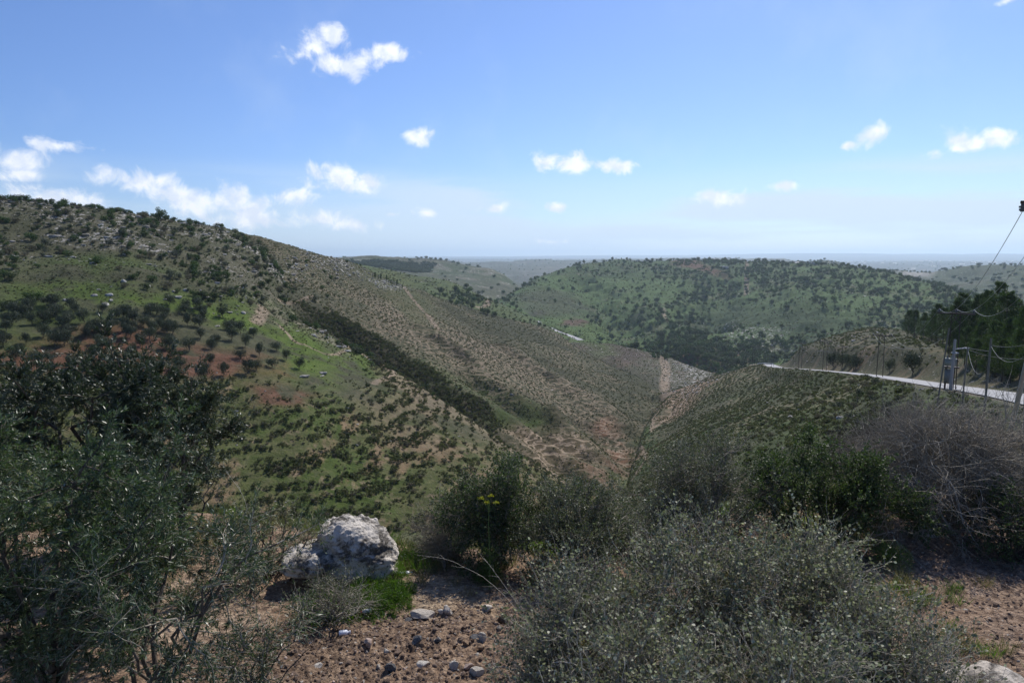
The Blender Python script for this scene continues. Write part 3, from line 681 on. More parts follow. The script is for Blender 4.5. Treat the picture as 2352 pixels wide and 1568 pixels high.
def mat_bark(name, a, b_, scale=30, rough=.9):
    m, t = mat_new(name)
    tcd = t.n('ShaderNodeTexCoord').outputs['Object']
    n = t.n('ShaderNodeTexNoise', {0: tcd, 'Scale': scale, 'Detail': 5.0, 'Roughness': .7})
    c = t.mix(t.ramp(n.outputs[0], .35, .65), a, b_)
    bp = t.n('ShaderNodeBump', {'Strength': .6, 'Distance': .01, 'Height': n.outputs[0]})
    t.n('ShaderNodeOutputMaterial', {0: t.n('ShaderNodeBsdfPrincipled', {'Base Color': c, 'Roughness': rough, 'Specular IOR Level': .2, 'Normal': bp})}); return m
def mat_plain(name, col, rough=.6, metal=0.0, spec=.4, noise=0.15, scale=8.0, trans=0.0):
    m, t = mat_new(name)
    tcd = t.n('ShaderNodeTexCoord').outputs['Object']
    n = t.n('ShaderNodeTexNoise', {0: tcd, 'Scale': scale, 'Detail': 5.0})
    c = t.mix(n.outputs[0], tuple(x*(1-noise) for x in col), tuple(min(1, x*(1+noise)) for x in col))
    t.n('ShaderNodeOutputMaterial', {0: t.n('ShaderNodeBsdfPrincipled', {'Base Color': c, 'Roughness': rough, 'Metallic': metal, 'Specular IOR Level': spec, 'Transmission Weight': trans})}); return m
def mat_rock(name, pale, dark, sc_=3.0, lo=.38, hi=.6):
    m, t = mat_new(name)
    tcd = t.n('ShaderNodeTexCoord').outputs['Object']
    n = t.n('ShaderNodeTexNoise', {0: tcd, 'Scale': sc_, 'Detail': 9.0, 'Roughness': .72, 'Distortion': .4})
    n2_ = t.n('ShaderNodeTexNoise', {0: tcd, 'Scale': sc_*6, 'Detail': 6.0, 'Roughness': .7})
    vo = t.n('ShaderNodeTexVoronoi', {0: tcd, 'Scale': sc_*4.5})
    c = t.mix(t.ramp(n.outputs[0], lo, hi), dark, pale)
    c = t.mix(t.math('MULTIPLY', t.ramp(n2_.outputs[0], .55, .68), .8), c, tuple(x*.35 for x in dark))
    c = t.mix(t.ramp(n2_.outputs[0], .4, .3, 0, .5), c, tuple(min(.8, x*1.35) for x in pale))
    c = t.mix(1.0, c, t.mix(t.n('ShaderNodeObjectInfo').outputs['Random'], (.75, .72, .70), (1.2, 1.2, 1.2)), 'MULTIPLY')
    hh = t.math('ADD', n.outputs[0], t.math('ADD', t.math('MULTIPLY', n2_.outputs[0], .4), t.math('MULTIPLY', t.ramp(vo.outputs['Distance'], 0, .35), .25)))
    bp = t.n('ShaderNodeBump', {'Strength': .9, 'Distance': .2/sc_, 'Height': hh})
    t.n('ShaderNodeOutputMaterial', {0: t.n('ShaderNodeBsdfPrincipled', {'Base Color': c, 'Roughness': .92, 'Specular IOR Level': .2, 'Normal': bp})}); return m

M_OLIVE = mat_leaf('olive_leaf', [(0, (.020,.034,.016)), (.45, (.045,.064,.032)), (.8, (.080,.100,.060)), (1, (.17,.19,.14))], .38, .5, .18, (1.0,1.25,.6))
M_OLIVE2 = mat_leaf('olive_leaf_pale', [(0, (.035,.058,.024)), (.45, (.070,.105,.045)), (.8, (.110,.140,.078)), (1, (.23,.26,.19))], .38, .5, .28, (1.0,1.25,.6))
M_GREEN = mat_leaf('bush_leaf', [(0, (.026,.046,.014)), (.6, (.062,.092,.032)), (1, (.115,.155,.058))], .55, .3, .30)
M_GREEN2 = mat_leaf('bush_leaf_grey', [(0, (.035,.050,.022)), (.6, (.085,.105,.050)), (1, (.17,.19,.10))], .5, .4, .25)
M_SALT = mat_leaf('saltbush_leaf', [(0, (.090,.098,.052)), (.5, (.200,.210,.125)), (.84, (.36,.36,.24)), (1, (.62,.60,.46))], .55, .35, .30, (1.0,1.1,.75))
M_WEED = mat_leaf('weed_leaf', [(0, (.040,.085,.014)), (.6, (.085,.155,.028)), (1, (.15,.22,.05))], .45, .4, .42, (1.2,1.4,.5))
M_FAR = mat_leaf('hill_leaf', [(0, (.026,.040,.016)), (.6, (.052,.072,.028)), (1, (.088,.112,.046))], .7, .2, .28)
M_FARG = mat_leaf('hill_leaf_green', [(0, (.022,.050,.012)), (.6, (.050,.090,.022)), (1, (.085,.135,.036))], .7, .2, .25)
M_SCRUB = mat_leaf('scrub_leaf', [(0, (.055,.062,.028)), (.6, (.100,.108,.050)), (1, (.155,.158,.082))], .8, .15, .3)
M_SCRUBB = mat_leaf('scrub_twig', [(0, (.075,.065,.050)), (.6, (.125,.110,.083)), (1, (.19,.17,.135))], .8, .15, .25)
M_FOLIV = mat_leaf('orchard_leaf', [(0, (.028,.036,.020)), (.6, (.055,.068,.040)), (1, (.105,.125,.080))], .6, .3, .18)
M_PINE = mat_leaf('pine_needle', [(0, (.020,.038,.010)), (.6, (.045,.076,.018)), (1, (.085,.13,.028))], .6, .3, .22)
M_BARK = mat_bark('bark', (.055,.045,.036), (.13,.11,.09))
M_TWIG = mat_bark('twig_grey', (.20,.178,.140), (.42,.375,.300), 60)
M_TWIGD = mat_bark('twig_dark', (.060,.050,.038), (.15,.128,.098), 60)
M_TWIGW = mat_bark('twig_pale', (.40,.36,.285), (.66,.61,.51), 60)
M_ROCK = mat_rock('limestone', (.46,.44,.40), (.17,.16,.14), 1.2)
M_BOULDER = mat_rock('boulder_stone', (.66,.61,.53), (.11,.10,.085), 2.6, .42, .54)

def rock_mesh(name, seed, sx, sy, sz, mat, sub=3, rough=.28, blocky=.5, link=False):
    import bmesh
    bm = bmesh.new(); bmesh.ops.create_icosphere(bm, subdivisions=sub, radius=1)
    V = np.array([v.co[:] for v in bm.verts]); r = np.random.default_rng(seed)
    # cut by random planes for a broken look
    for k in range(9):
        n = unit(r.normal(size=3)[None])[0]; c = r.uniform(.45, .85)
        s = V@n; V = np.where((s > c)[:, None], V-(s-c)[:, None]*n*blocky*1.8, V)
    o = r.uniform(0, 99)
    nn = fbm(V[:, 0]*1.0+V[:, 2]*.7+o, V[:, 1]-V[:, 2]*.6+o, 1.1, 4, seed)+.5*fbm(V[:, 2]+o, V[:, 0]*.8, .5, 3, seed+4)
    V = V*(1+rough*nn)[:, None]*np.array([sx, sy, sz])
    for v, c in zip(bm.verts, V): v.co = c
    me = bpy.data.meshes.new(name); bm.to_mesh(me); bm.free(); me.materials.append(mat)
    for p in me.polygons: p.use_smooth = sub > 3
    return me

def bush_parts(seed, r, h, nstem=40, ntwig=500, twl=.4, nsub=900, subl=.2, nleaf=8000, L=.03, W=.02, shape='rhomb',
               stem_r=.012, droop=0.0, base=.12, leafout=.35, ry=None, top=.0, bare_top=0.0, sub_r=.0016, inner=.3, flat=.0):
    """a bush grown from stems that reach a lumpy dome; returns (branches, foliage)"""
    R_ = np.random.default_rng(seed); ry = r if ry is None else ry
    th = R_.uniform(0, 2*math.pi, nstem); cz = R_.uniform(top*1.0, 1, nstem)**.8
    rad = np.sqrt(np.maximum(1-(cz*.98)**2, 0))
    lump = 1+.22*np.sin(th*3+seed)+.14*np.sin(th*5+seed*2)+R_.normal(size=nstem)*.12
    T_ = np.stack([np.cos(th)*rad*r*lump, np.sin(th)*rad*ry*lump, (cz*.86+.02)*h*(.8+.2*lump)], 1)
    B_ = np.stack([R_.normal(size=nstem)*r*base, R_.normal(size=nstem)*ry*base, np.full(nstem, -.08)], 1)
    ts = np.linspace(0, 1, 9)
    side = R_.normal(size=(nstem, 3))*.12*r
    X = B_[:, None]+(T_-B_)[:, None]*ts[None, :, None]+(np.array([0, 0, .22*h])+side)[:, None]*np.sin(ts*math.pi)[None, :, None]
    X[:, 1:-1] += R_.normal(size=X[:, 1:-1].shape)*.02*h
    RR = stem_r*R_.uniform(.6, 1.4, nstem)[:, None]*(1-.75*ts)[None]
    out = [segs_of(X, RR, 5)]
    D1 = unit(np.diff(X, axis=1))
    i = R_.integers(0, nstem, ntwig); j = R_.integers(2, 8, ntwig)
    P = X[i, j]+(X[i, np.minimum(j+1, 8)]-X[i, j])*R_.uniform(0, 1, ntwig)[:, None]
    outw = unit(P-np.array([0, 0, h*.25]))
    d = unit(D1[i, np.minimum(j, 7)]*.6+outw*.7+rdir(ntwig, R_)*.75)
    X1, DD1, R1 = grow(P, d, twl*R_.uniform(.5, 1.3, ntwig), np.full(ntwig, sub_r*2.0), 5, .22, (0, 0, .05-droop), R_)
    out.append(segs_of(X1, R1, 3))
    i = R_.integers(0, ntwig, nsub); j = R_.integers(1, 5, nsub); P = X1[i, j]
    d = unit(DD1[i, j]*.7+rdir(nsub, R_)*.8)
    X2, DD2, R2 = grow(P, d, subl*R_.uniform(.5, 1.3, nsub), np.full(nsub, sub_r), 4, .2, (0, 0, .04-droop), R_)
    out.append(segs_of(X2, R2, 3))
    br = join(out); fo = None
    if nleaf:
        n1_ = int(nleaf*leafout)
        i = R_.integers(0, ntwig, n1_); j = R_.integers(1, 5, n1_); u = R_.uniform(0, 1, (n1_, 1))
        P1 = X1[i, j]*(1-u)+X1[i, j+1]*u; d1 = DD1[i, j]
        n2_ = nleaf-n1_
        i = R_.integers(0, nsub, n2_); j = R_.integers(0, 4, n2_); u = R_.uniform(0, 1, (n2_, 1))
        P2 = X2[i, j]*(1-u)+X2[i, j+1]*u; d2 = DD2[i, j]
        P = np.concatenate([P1, P2]); d = np.concatenate([d1, d2])
        if bare_top > 0:
            nn = fbm(P[:, 0]+seed, P[:, 1]+P[:, 2]*.8, .5*r, 3, seed); keep = (nn < bare_top*1.5-.4+.0) if False else (nn > -1+2*bare_top*(P[:, 2]/h)*1.0-.15)
            P = P[keep]; d = d[keep]
        n = len(P); dl = unit(d*.55+rdir(n, R_)*.75+np.array([0, 0, .1-flat])); N = unit(rdir(n, R_)+np.array([0, 0, .5]))
        s = R_.uniform(.6, 1.25, n)
        fo = (round_leaf_mesh if shape == 'round' else leaf_mesh)(P, dl, N, L*s, W*s)
    return br, fo
def make_bush(name, label, cat, px, D, r, h, seed, leaf_mat, twig_mat, group=None, **kw):
    p = at_px(px, D); z = hn(p[0], p[1])
    t = thing(name, label, cat, (p[0], p[1], z), group)
    br, fo = bush_parts(seed, r, h, **kw)
    mesh_np('branches', *br, twig_mat, t)
    if fo is not None: mesh_np('foliage', *fo, leaf_mat, t)
    return t

# ------------------------------------------------------------------ foreground
def near_olive(label, px, D, r, h, seed, nleaf, mat, lean=(0, 0), clear=.25, nl=9, L=.062, W=.012, dens=1.0, twig=M_TWIGD, yext=1.0, spread=1.0):
    p = at_px(px, D); z = hn(p[0], p[1]); R_ = np.random.default_rng(seed)
    t = thing('olive_tree', label, 'olive tree', (p[0], p[1], z))
    # trunk and limbs
    th = np.linspace(0, 2*math.pi, nl, endpoint=False)+R_.uniform(-.3, .3, nl)
    el_ = R_.uniform(.25, 1.35, nl)
    lump = R_.uniform(.75, 1.1, nl)
    cz = clear*h+(h*(1-clear))*.5
    Tg = np.stack([np.cos(th)*np.cos(el_)*r*lump+lean[0], np.sin(th)*np.cos(el_)*r*yext*lump+lean[1], cz+np.sin(el_)*h*(1-clear)*.5*lump*.9], 1)
    ts = np.linspace(0, 1, 8)
    k0 = np.stack([R_.normal(size=nl)*.05, R_.normal(size=nl)*.05, np.full(nl, clear*h*.8)], 1)
    X = k0[:, None]+(Tg-k0)[:, None]*ts[None, :, None]+np.array([0, 0, .10*h])*np.sin(ts*math.pi)[None, :, None]
    X[:, 1:] += R_.normal(size=X[:, 1:].shape)*.03*h
    RL = .032*R_.uniform(.7, 1.3, nl)[:, None]*(1-.7*ts)[None]*(h/3)
    tr_x = np.array([[[0, 0, -.15], [.03, .02, clear*h*.3], [-.02, .03, clear*h*.6], [0, 0, clear*h*.85]]]); tr_r = np.array([[.12, .09, .08, .06]])*(h/3)
    V, Fq = join([segs_of(tr_x, tr_r, 8), segs_of(X, RL, 6)])
    mesh_np('trunk', V, Fq, M_BARK, t)
    # secondary branches, shoots
    n1_ = int(60*dens); i = R_.integers(0, nl, n1_); j = R_.integers(2, 8, n1_)
    P = X[i, j]; c0 = np.array([lean[0]*.5, lean[1]*.5, cz*.9]); d = unit(unit(P-c0)*.6*spread+rdir(n1_, R_)*.8+np.array([0, 0, .15]))
    X1, D1, R1 = grow(P, d, .36*r*R_.uniform(.6, 1.3, n1_), np.full(n1_, .010), 6, .18, (0, 0, .03), R_)
    n2_ = int(900*dens); i = R_.integers(0, n1_, n2_); j = R_.integers(1, 7, n2_)
    P = X1[i, j]; d = unit(D1[i, j]*.6+rdir(n2_, R_)*.9)
    X2, D2, R2 = grow(P, d, .26*R_.uniform(.5, 1.5, n2_)*(.6+.4*r), np.full(n2_, .0032), 6, .16, (0, 0, -.02), R_)
    mesh_np('branches', *join([segs_of(X1, R1, 4), segs_of(X2, R2, 3)]), twig, t)
    n3_ = nleaf; i = R_.integers(0, n2_, n3_); j = R_.integers(0, 6, n3_); u = R_.uniform(0, 1, (n3_, 1))
    P = X2[i, j]*(1-u)+X2[i, j+1]*u; d = D2[i, j]
    dl = unit(d*.8+perp(d, R_)*.75+np.array([0, 0, .08])); N = unit(rdir(n3_, R_)+np.array([0, 0, .3])); s = R_.uniform(.6, 1.15, n3_)
    mesh_np('foliage', *leaf_mesh(P, dl, N, L*s, W*s), mat, t)
    return t
near_olive('dark olive tree standing furthest left, behind the paler olive at the bottom left corner', 150, 13.2, 1.95, 3.35, 11, 90000, M_OLIVE, dens=1.3, L=.075, W=.015)
near_olive('smaller dark olive tree beside the tall dark one, nearest to the boulder side', 395, 12.6, 1.25, 2.75, 12, 44000, M_OLIVE, dens=1.1, L=.072, W=.0145)
near_olive('large paler grey green olive tree filling the bottom left corner of the view', 60, 7.6, 1.62, 2.75, 13, 78000, M_OLIVE2, dens=1.7, L=.062, W=.0125, twig=M_TWIGD, clear=.15)
near_olive('low sparse olive with bare pale shoots over the pale ground left of the boulder', 300, 7.0, 1.15, 2.0, 14, 17000, M_OLIVE2, lean=(.40, 0), dens=.75, L=.06, W=.012, twig=M_TWIG, clear=.08)
near_olive('thin olive shoots spreading low over the soil in front of the boulder', 560, 6.6, .62, 1.05, 15, 3600, M_OLIVE2, lean=(.1, 0), dens=.40, L=.055, W=.011, twig=M_TWIG, clear=.06, nl=7)
near_olive('dense low olive filling the gap between the dark olives and the pale corner olive', 290, 10.0, 1.35, 2.1, 16, 52000, M_OLIVE, dens=1.3, L=.066, W=.013, clear=.08)

make_bush('bush', 'grey green leafy bush between the olives and the pale boulder', 'bush', 590, 10.3, .95, 1.05, 21, M_SALT, M_TWIGD, nleaf=9000, L=.034, W=.014, ntwig=500, nsub=900)
make_bush('bush', 'small low grey leafed bush growing against the front of the boulder', 'bush', 752, 8.55, .50, .52, 22, M_GREEN2, M_TWIG, nleaf=3600, L=.026, W=.012, ntwig=320, nsub=500, twl=.25)
make_bush('bush', 'tall green bush with dead twigs on its left, behind the yellow flowering stalk', 'bush', 1140, 10.4, .86, 1.75, 23, M_GREEN, M_TWIG, nleaf=34000, L=.037, W=.021, ntwig=1500, nsub=3000, bare_top=.12, twl=.35)
make_bush('bush', 'low tangle of bare grey twigs beside the tall green bush', 'bush', 1040, 10.9, .55, .95, 24, M_GREEN2, M_TWIG, nleaf=2400, L=.025, W=.012, ntwig=900, nsub=1700, twl=.4, subl=.28, sub_r=.0024)
make_bush('bush', 'rounded olive green bush right of the tall green bush, dark underneath', 'bush', 1335, 9.7, 1.02, 1.52, 25, M_GREEN2, M_TWIG, nleaf=42000, L=.031, W=.017, ntwig=1700, nsub=3600, bare_top=.05, twl=.32)
make_bush('bush', 'wide twiggy grey green bush in front of the spur, left of the glossy green one', 'bush', 1640, 11.6, 1.28, 1.95, 26, M_GREEN2, M_TWIG, nleaf=34000, L=.033, W=.016, ntwig=1600, nsub=3600, bare_top=.38, twl=.42, ry=.9, sub_r=.0022)
make_bush('bush', 'glossy green bush between the wide twiggy bush and the bare grey thicket', 'bush', 1905, 12.0, 1.36, 1.75, 27, M_GREEN, M_TWIGD, nleaf=52000, L=.040, W=.022, ntwig=1300, nsub=2500, bare_top=.10, twl=.36, ry=.95)
make_bush('bush', 'bare grey thicket of dead branches at the right edge below the road', 'bush', 2190, 14.2, 1.95, 2.35, 28, None, M_TWIG, nleaf=0, nstem=170, ntwig=2600, nsub=6500, twl=.75, subl=.45, stem_r=.012, droop=.07, sub_r=.0036, ry=1.5)
make_bush('bush', 'bare brown twiggy bush rising behind the left side of the dead thicket', 'bush', 2060, 17.5, 1.2, 1.9, 29, M_GREEN2, M_TWIGD, nleaf=3500, nstem=90, ntwig=1200, nsub=3200, twl=.6, subl=.4, sub_r=.0030, L=.04, W=.02)
make_bush('bush', 'small green leafy bush cut by the right edge beside the dead thicket', 'bush', 2375, 13.2, .75, 1.1, 30, M_GREEN, M_TWIGD, nleaf=8000, L=.04, W=.022)
make_bush('bush', 'sparse half bare bush at the lip of the bank under the ravine', 'bush', 1480, 11.2, .5, .7, 31, M_GREEN2, M_TWIG, nleaf=2600, L=.028, W=.014, ntwig=380, nsub=600)
SB = dict(shape='round', L=.030, W=.026, sub_r=.0019, stem_r=.007, nstem=110, leafout=.3)
for i, (lab, px, D, r, h, nl) in enumerate([
    ('silver leaved saltbush at the left end of the foreground row, beside the stony soil', 1340, 5.9, .72, 1.50, 15000),
    ('tall silver saltbush with long pale bare stems, in the middle of the row', 1610, 6.8, .95, 1.95, 26000),
    ('silver saltbush with dry stems, right of the tallest and before the green bush', 1880, 7.2, .98, 1.80, 24000),
    ('sparse silver saltbush at the right end of the row beside the bare earth', 2090, 6.6, .66, 1.42, 13000),
    ('silver saltbush lowest in the view at the bottom edge, left of the other bottom one', 1490, 4.9, .82, 1.60, 22000),
    ('silver saltbush cut by the bottom edge near the right corner', 1850, 5.1, .86, 1.65, 22000)]):
    b = make_bush('saltbush', lab, 'shrub', px, D, r, h, 40+i, M_SALT, M_TWIG, None, nleaf=int(nl*.8), ntwig=1100, nsub=2300, twl=.40, subl=.26, **SB)
    # long dry flowering stems with seed heads
    R_ = np.random.default_rng(140+i); n = 95
    th = R_.uniform(0, 6.28, n); rr = r*np.sqrt(R_.uniform(0, 1, n))*.8
    P = np.stack([np.cos(th)*rr, np.sin(th)*rr, h*.62*np.sqrt(np.maximum(1-(rr/r)**2, .1))], 1)
    d = unit(np.stack([np.cos(th)*.6, np.sin(th)*.6, np.full(n, .9)], 1)+rdir(n, R_)*.45)
    X, DD, RR = grow(P, d, R_.uniform(.25, .85, n)*h*.5, R_.uniform(.0035, .0068, n), 8, .16, (0, 0, -.02), R_)
    m = n*3; ii = R_.integers(0, n, m); jj = R_.integers(3, 8, m)
    X2, D2, R2 = grow(X[ii, jj], unit(DD[ii, jj]+rdir(m, R_)*.8), R_.uniform(.06, .2, m), np.full(m, .0022), 4, .2, (0, 0, 0), R_)
    mesh_np('dry_stems', *join([segs_of(X, RR, 4), segs_of(X2, R2, 3)]), M_TWIGW, b)
M_SEED = mat_leaf('seed_head', [(0, (.10,.085,.03)), (.6, (.17,.145,.05)), (1, (.26,.20,.08))], .8, .1, .2)
R_ = np.random.default_rng(77)
_P = R_.normal(size=(60, 3))*.013; SEED0 = mesh_np('seed_head', *leaf_mesh(_P, rdir(60, R_), rdir(60, R_), np.full(60, .012), np.full(60, .010)), M_SEED, link=False).data
for b in [o for o in COL.objects if o.name.startswith('saltbush')]:
    me = [c for c in b.children if c.name.startswith('dry_stems')][0].data
    co = np.empty(len(me.vertices)*3, np.float32); me.vertices.foreach_get('co', co); co = co.reshape(-1, 3)
    for q in co[R_.integers(len(co)//2, len(co), 18)]:
        sh = bpy.data.objects.new('seed_head', SEED0); COL.objects.link(sh); sh.parent = b; sh.location = q.tolist(); sh.rotation_euler = R_.uniform(0, 3, 3).tolist(); sh.scale = (R_.uniform(.7, 1.5),)*3

# boulders
def place_mesh(name, me, px, D, label, cat, rz=0, dz=0.0, group=None, rot=None, xyz=None):
    o = bpy.data.objects.new(name, me); COL.objects.link(o)
    p = at_px(px, D) if xyz is None else xyz
    o.location = (float(p[0]), float(p[1]), hn(p[0], p[1])+dz); o.rotation_euler = rot or (0, 0, rz)
    return tag(o, label, cat, group)
def boulder_mesh(name, seed, blobs, mat, rough=.055, cut=None, sub=6):
    """one continuous stone from a few merged masses"""
    import bmesh
    bm = bmesh.new(); bmesh.ops.create_icosphere(bm, subdivisions=sub, radius=1)
    V = np.array([v.co[:] for v in bm.verts]); d = unit(V); c0 = np.array([0, 0, .15])
    # march each direction outwards to the edge of the union
    rad = np.zeros(len(d)); ts = np.linspace(0, 1.6, 220)
    for t in ts:
        p = c0+d*t; f = np.zeros(len(d))
        for (bx, by, bz, rx, ry, rz, pw) in blobs:
            q = (np.abs((p-[bx, by, bz])/[rx, ry, rz])**pw).sum(1); f += np.exp(-q*2.2)
        rad = np.where(f > .13, t, rad)
    P = c0+d*rad[:, None]
    o = seed*3.1
    n_ = fbm(P[:, 0]*1.0+P[:, 2]*.9+o, P[:, 1]-P[:, 2]*.5+o, .45, 5, seed, .55); n2_ = fbm(P[:, 0]-P[:, 1]+o, P[:, 2]+P[:, 1]*.3, .16, 4, seed+5, .6)
    rid = 1-np.abs(fbm(P[:, 0]+P[:, 2]*.2+o, P[:, 2]*1.6-P[:, 1]*.6, .30, 3, seed+9))*3
    P = P+d*(rough*n_*1.5+rough*.9*n2_-.05*np.clip(rid, 0, 1)**2)[:, None]
    for v, c in zip(bm.verts, P): v.co = c
    me = bpy.data.meshes.new(name); bm.to_mesh(me); bm.free(); me.materials.append(mat)
    for p in me.polygons: p.use_smooth = True
    return me
bme = boulder_mesh('boulder', 5, [(.20,.1,.36,.52,.48,.50,2.6),(-.40,-.08,.46,.36,.40,.155,3.0),(.05,.05,.12,.52,.40,.26,3.0),(.03,.1,.74,.30,.30,.17,2.4),(.5,.1,.25,.22,.36,.34,2.4)], M_BOULDER, rough=.055, sub=7)
bo = place_mesh('boulder', bme, 766, 10.0, 'large pale grey weathered boulder beside the green weeds on the bank', 'boulder', rz=.15, dz=-.16); bo.scale = (1.08, 1.05, 1.08)
bme2 = boulder_mesh('boulder', 8, [(0,0,.3,.55,.5,.5,2.6),(.3,.2,.2,.5,.5,.35,2.6)], M_BOULDER, sub=5)
place_mesh('boulder', bme2, 2395, 7.4, 'smooth pale boulder cut by the right edge near the bottom corner', 'boulder', rz=1.1, dz=-.1)

# ------------------------------------------------------------------ growth on the hills
gz = np.hypot(np.gradient(ZG, axis=0)/np.gradient(Ds)[:, None], np.gradient(ZG, axis=1)/(DG*(azs[1]-azs[0])))
dA = np.gradient(Ds)[:, None]*DG*(azs[1]-azs[0])*np.sqrt(1+np.minimum(gz, 2.5)**2)
def px_of(p): return 1176+F*p[0]/(p[1]*math.cos(PITCH)-p[2]*math.sin(PITCH))
FRAME = ((AZG > math.radians(-43)) & (AZG < math.radians(43))).astype(np.float32)
SLX = None
def scatter(mask, n, seed, mind=0.0, pw=0.0):
    """n ground points drawn evenly over a soft area"""
    r = np.random.default_rng(seed)
    w_ = (mask*dA*FRAME*DG**(-pw)).ravel(); cs = np.cumsum(w_); 
    k = np.searchsorted(cs, r.uniform(0, cs[-1], n)); j, i = np.unravel_index(np.minimum(k, w_.size-1), DG.shape)
    j = np.minimum(j, ND-2); i = np.minimum(i, NA-2)
    d = Ds[j]+(Ds[j+1]-Ds[j])*r.uniform(0, 1, n); a = azs[i]+(azs[1]-azs[0])*r.uniform(0, 1, n)
    x = d*np.sin(a); y = d*np.cos(a)
    if mind > 0:
        key = np.round(x/mind).astype(np.int64)*1000003+np.round(y/mind).astype(np.int64); _, u = np.unique(key, return_index=True); x = x[u]; y = y[u]
    return np.stack([x, y, H(x, y)], 1)
def clump_leaves(seed, n, r, h, size, nclump=9, z0=0.0, jitter=.55, fill=.25):
    """leaf sprays over the surfaces of several clumps"""
    R_ = np.random.default_rng(seed)
    c = R_.normal(size=(nclump, 3))*np.array([.42, .42, .24]); c *= np.minimum(1, .62/np.linalg.norm(c, axis=1))[:, None]
    rc = R_.uniform(.34, .60, nclump)
    i = R_.integers(0, nclump, n); u = rdir(n, R_); rr = rc[i]*R_.uniform(1-fill, 1.06, n)
    P = c[i]+u*rr[:, None]; P[:, 2] = (P[:, 2]+.85)/1.7
    P = P*np.array([r, r, h-z0])+[0, 0, z0]
    N = unit(u+rdir(n, R_)*jitter); Dv = perp(N, R_); s = size*R_.uniform(.55, 1.3, n)
    return leaf_mesh(P-Dv*(s*.5)[:, None], Dv, N, s, s*.62)
def trunk_tubes(seed, r0, h, r, n=3, z0=.25):
    R_ = np.random.default_rng(seed); th = R_.uniform(0, 6.28, n)
    X = [np.array([[0, 0, -.3*r0-.25], [R_.normal()*.06, R_.normal()*.06, h*z0*.6], [R_.normal()*.08, R_.normal()*.08, h*z0]])]
    V = [segs_of(np.array(X), np.array([[r0, r0*.8, r0*.65]]), 6)]
    T_ = np.stack([np.cos(th)*r*.5, np.sin(th)*r*.5, np.full(n, h*.68)], 1); b = np.tile([[0, 0, h*z0*.9]], (n, 1))
    ts = np.linspace(0, 1, 4); L_ = b[:, None]+(T_-b)[:, None]*ts[None, :, None]+R_.normal(size=(n, 4, 3))*.03*h*ts[None, :, None]
    V.append(segs_of(L_, np.tile(r0*.55*(1-.7*ts), (n, 1)), 4)); return join(V)
def variant(name, seed, crown, trunk, cm, tm, link=False):
    """one kind of plant: crown mesh and trunk mesh"""
    return dict(crown=mesh_np('crown', *crown, cm, link=False).data, trunk=None if trunk is None else mesh_np('trunk', *trunk, tm, link=False).data)
def one_mesh(name, crown, trunk, cm, tm):
    nv = len(crown[0]); V, Fq = join([crown, trunk]) if trunk else crown
    me = mesh_np(name, V, Fq, cm, link=False).data
    if trunk:
        me.materials.append(tm); mi = np.zeros(len(Fq), np.int32); mi[len(crown[1]):] = 1; me.polygons.foreach_set('material_index', mi)
    return me
def put_parts(kind, var, p, s, rz, label, cat, group, sz=None):
    t = thing(kind, label, cat, p, group, rz, (s, s, sz or s))
    for k in ('crown', 'trunk'):
        if var[k]:
            c = bpy.data.objects.new(k, var[k]); COL.objects.link(c); c.parent = t
    return t
def put_one(kind, me, p, s, rz, label, cat, group, rot=None):
    o = bpy.data.objects.new(kind, me); COL.objects.link(o); o.location = [float(v) for v in p]
    o.rotation_euler = rot or (0, 0, rz); o.scale = (s,)*3 if np.isscalar(s) else s
    return tag(o, label, cat, group)
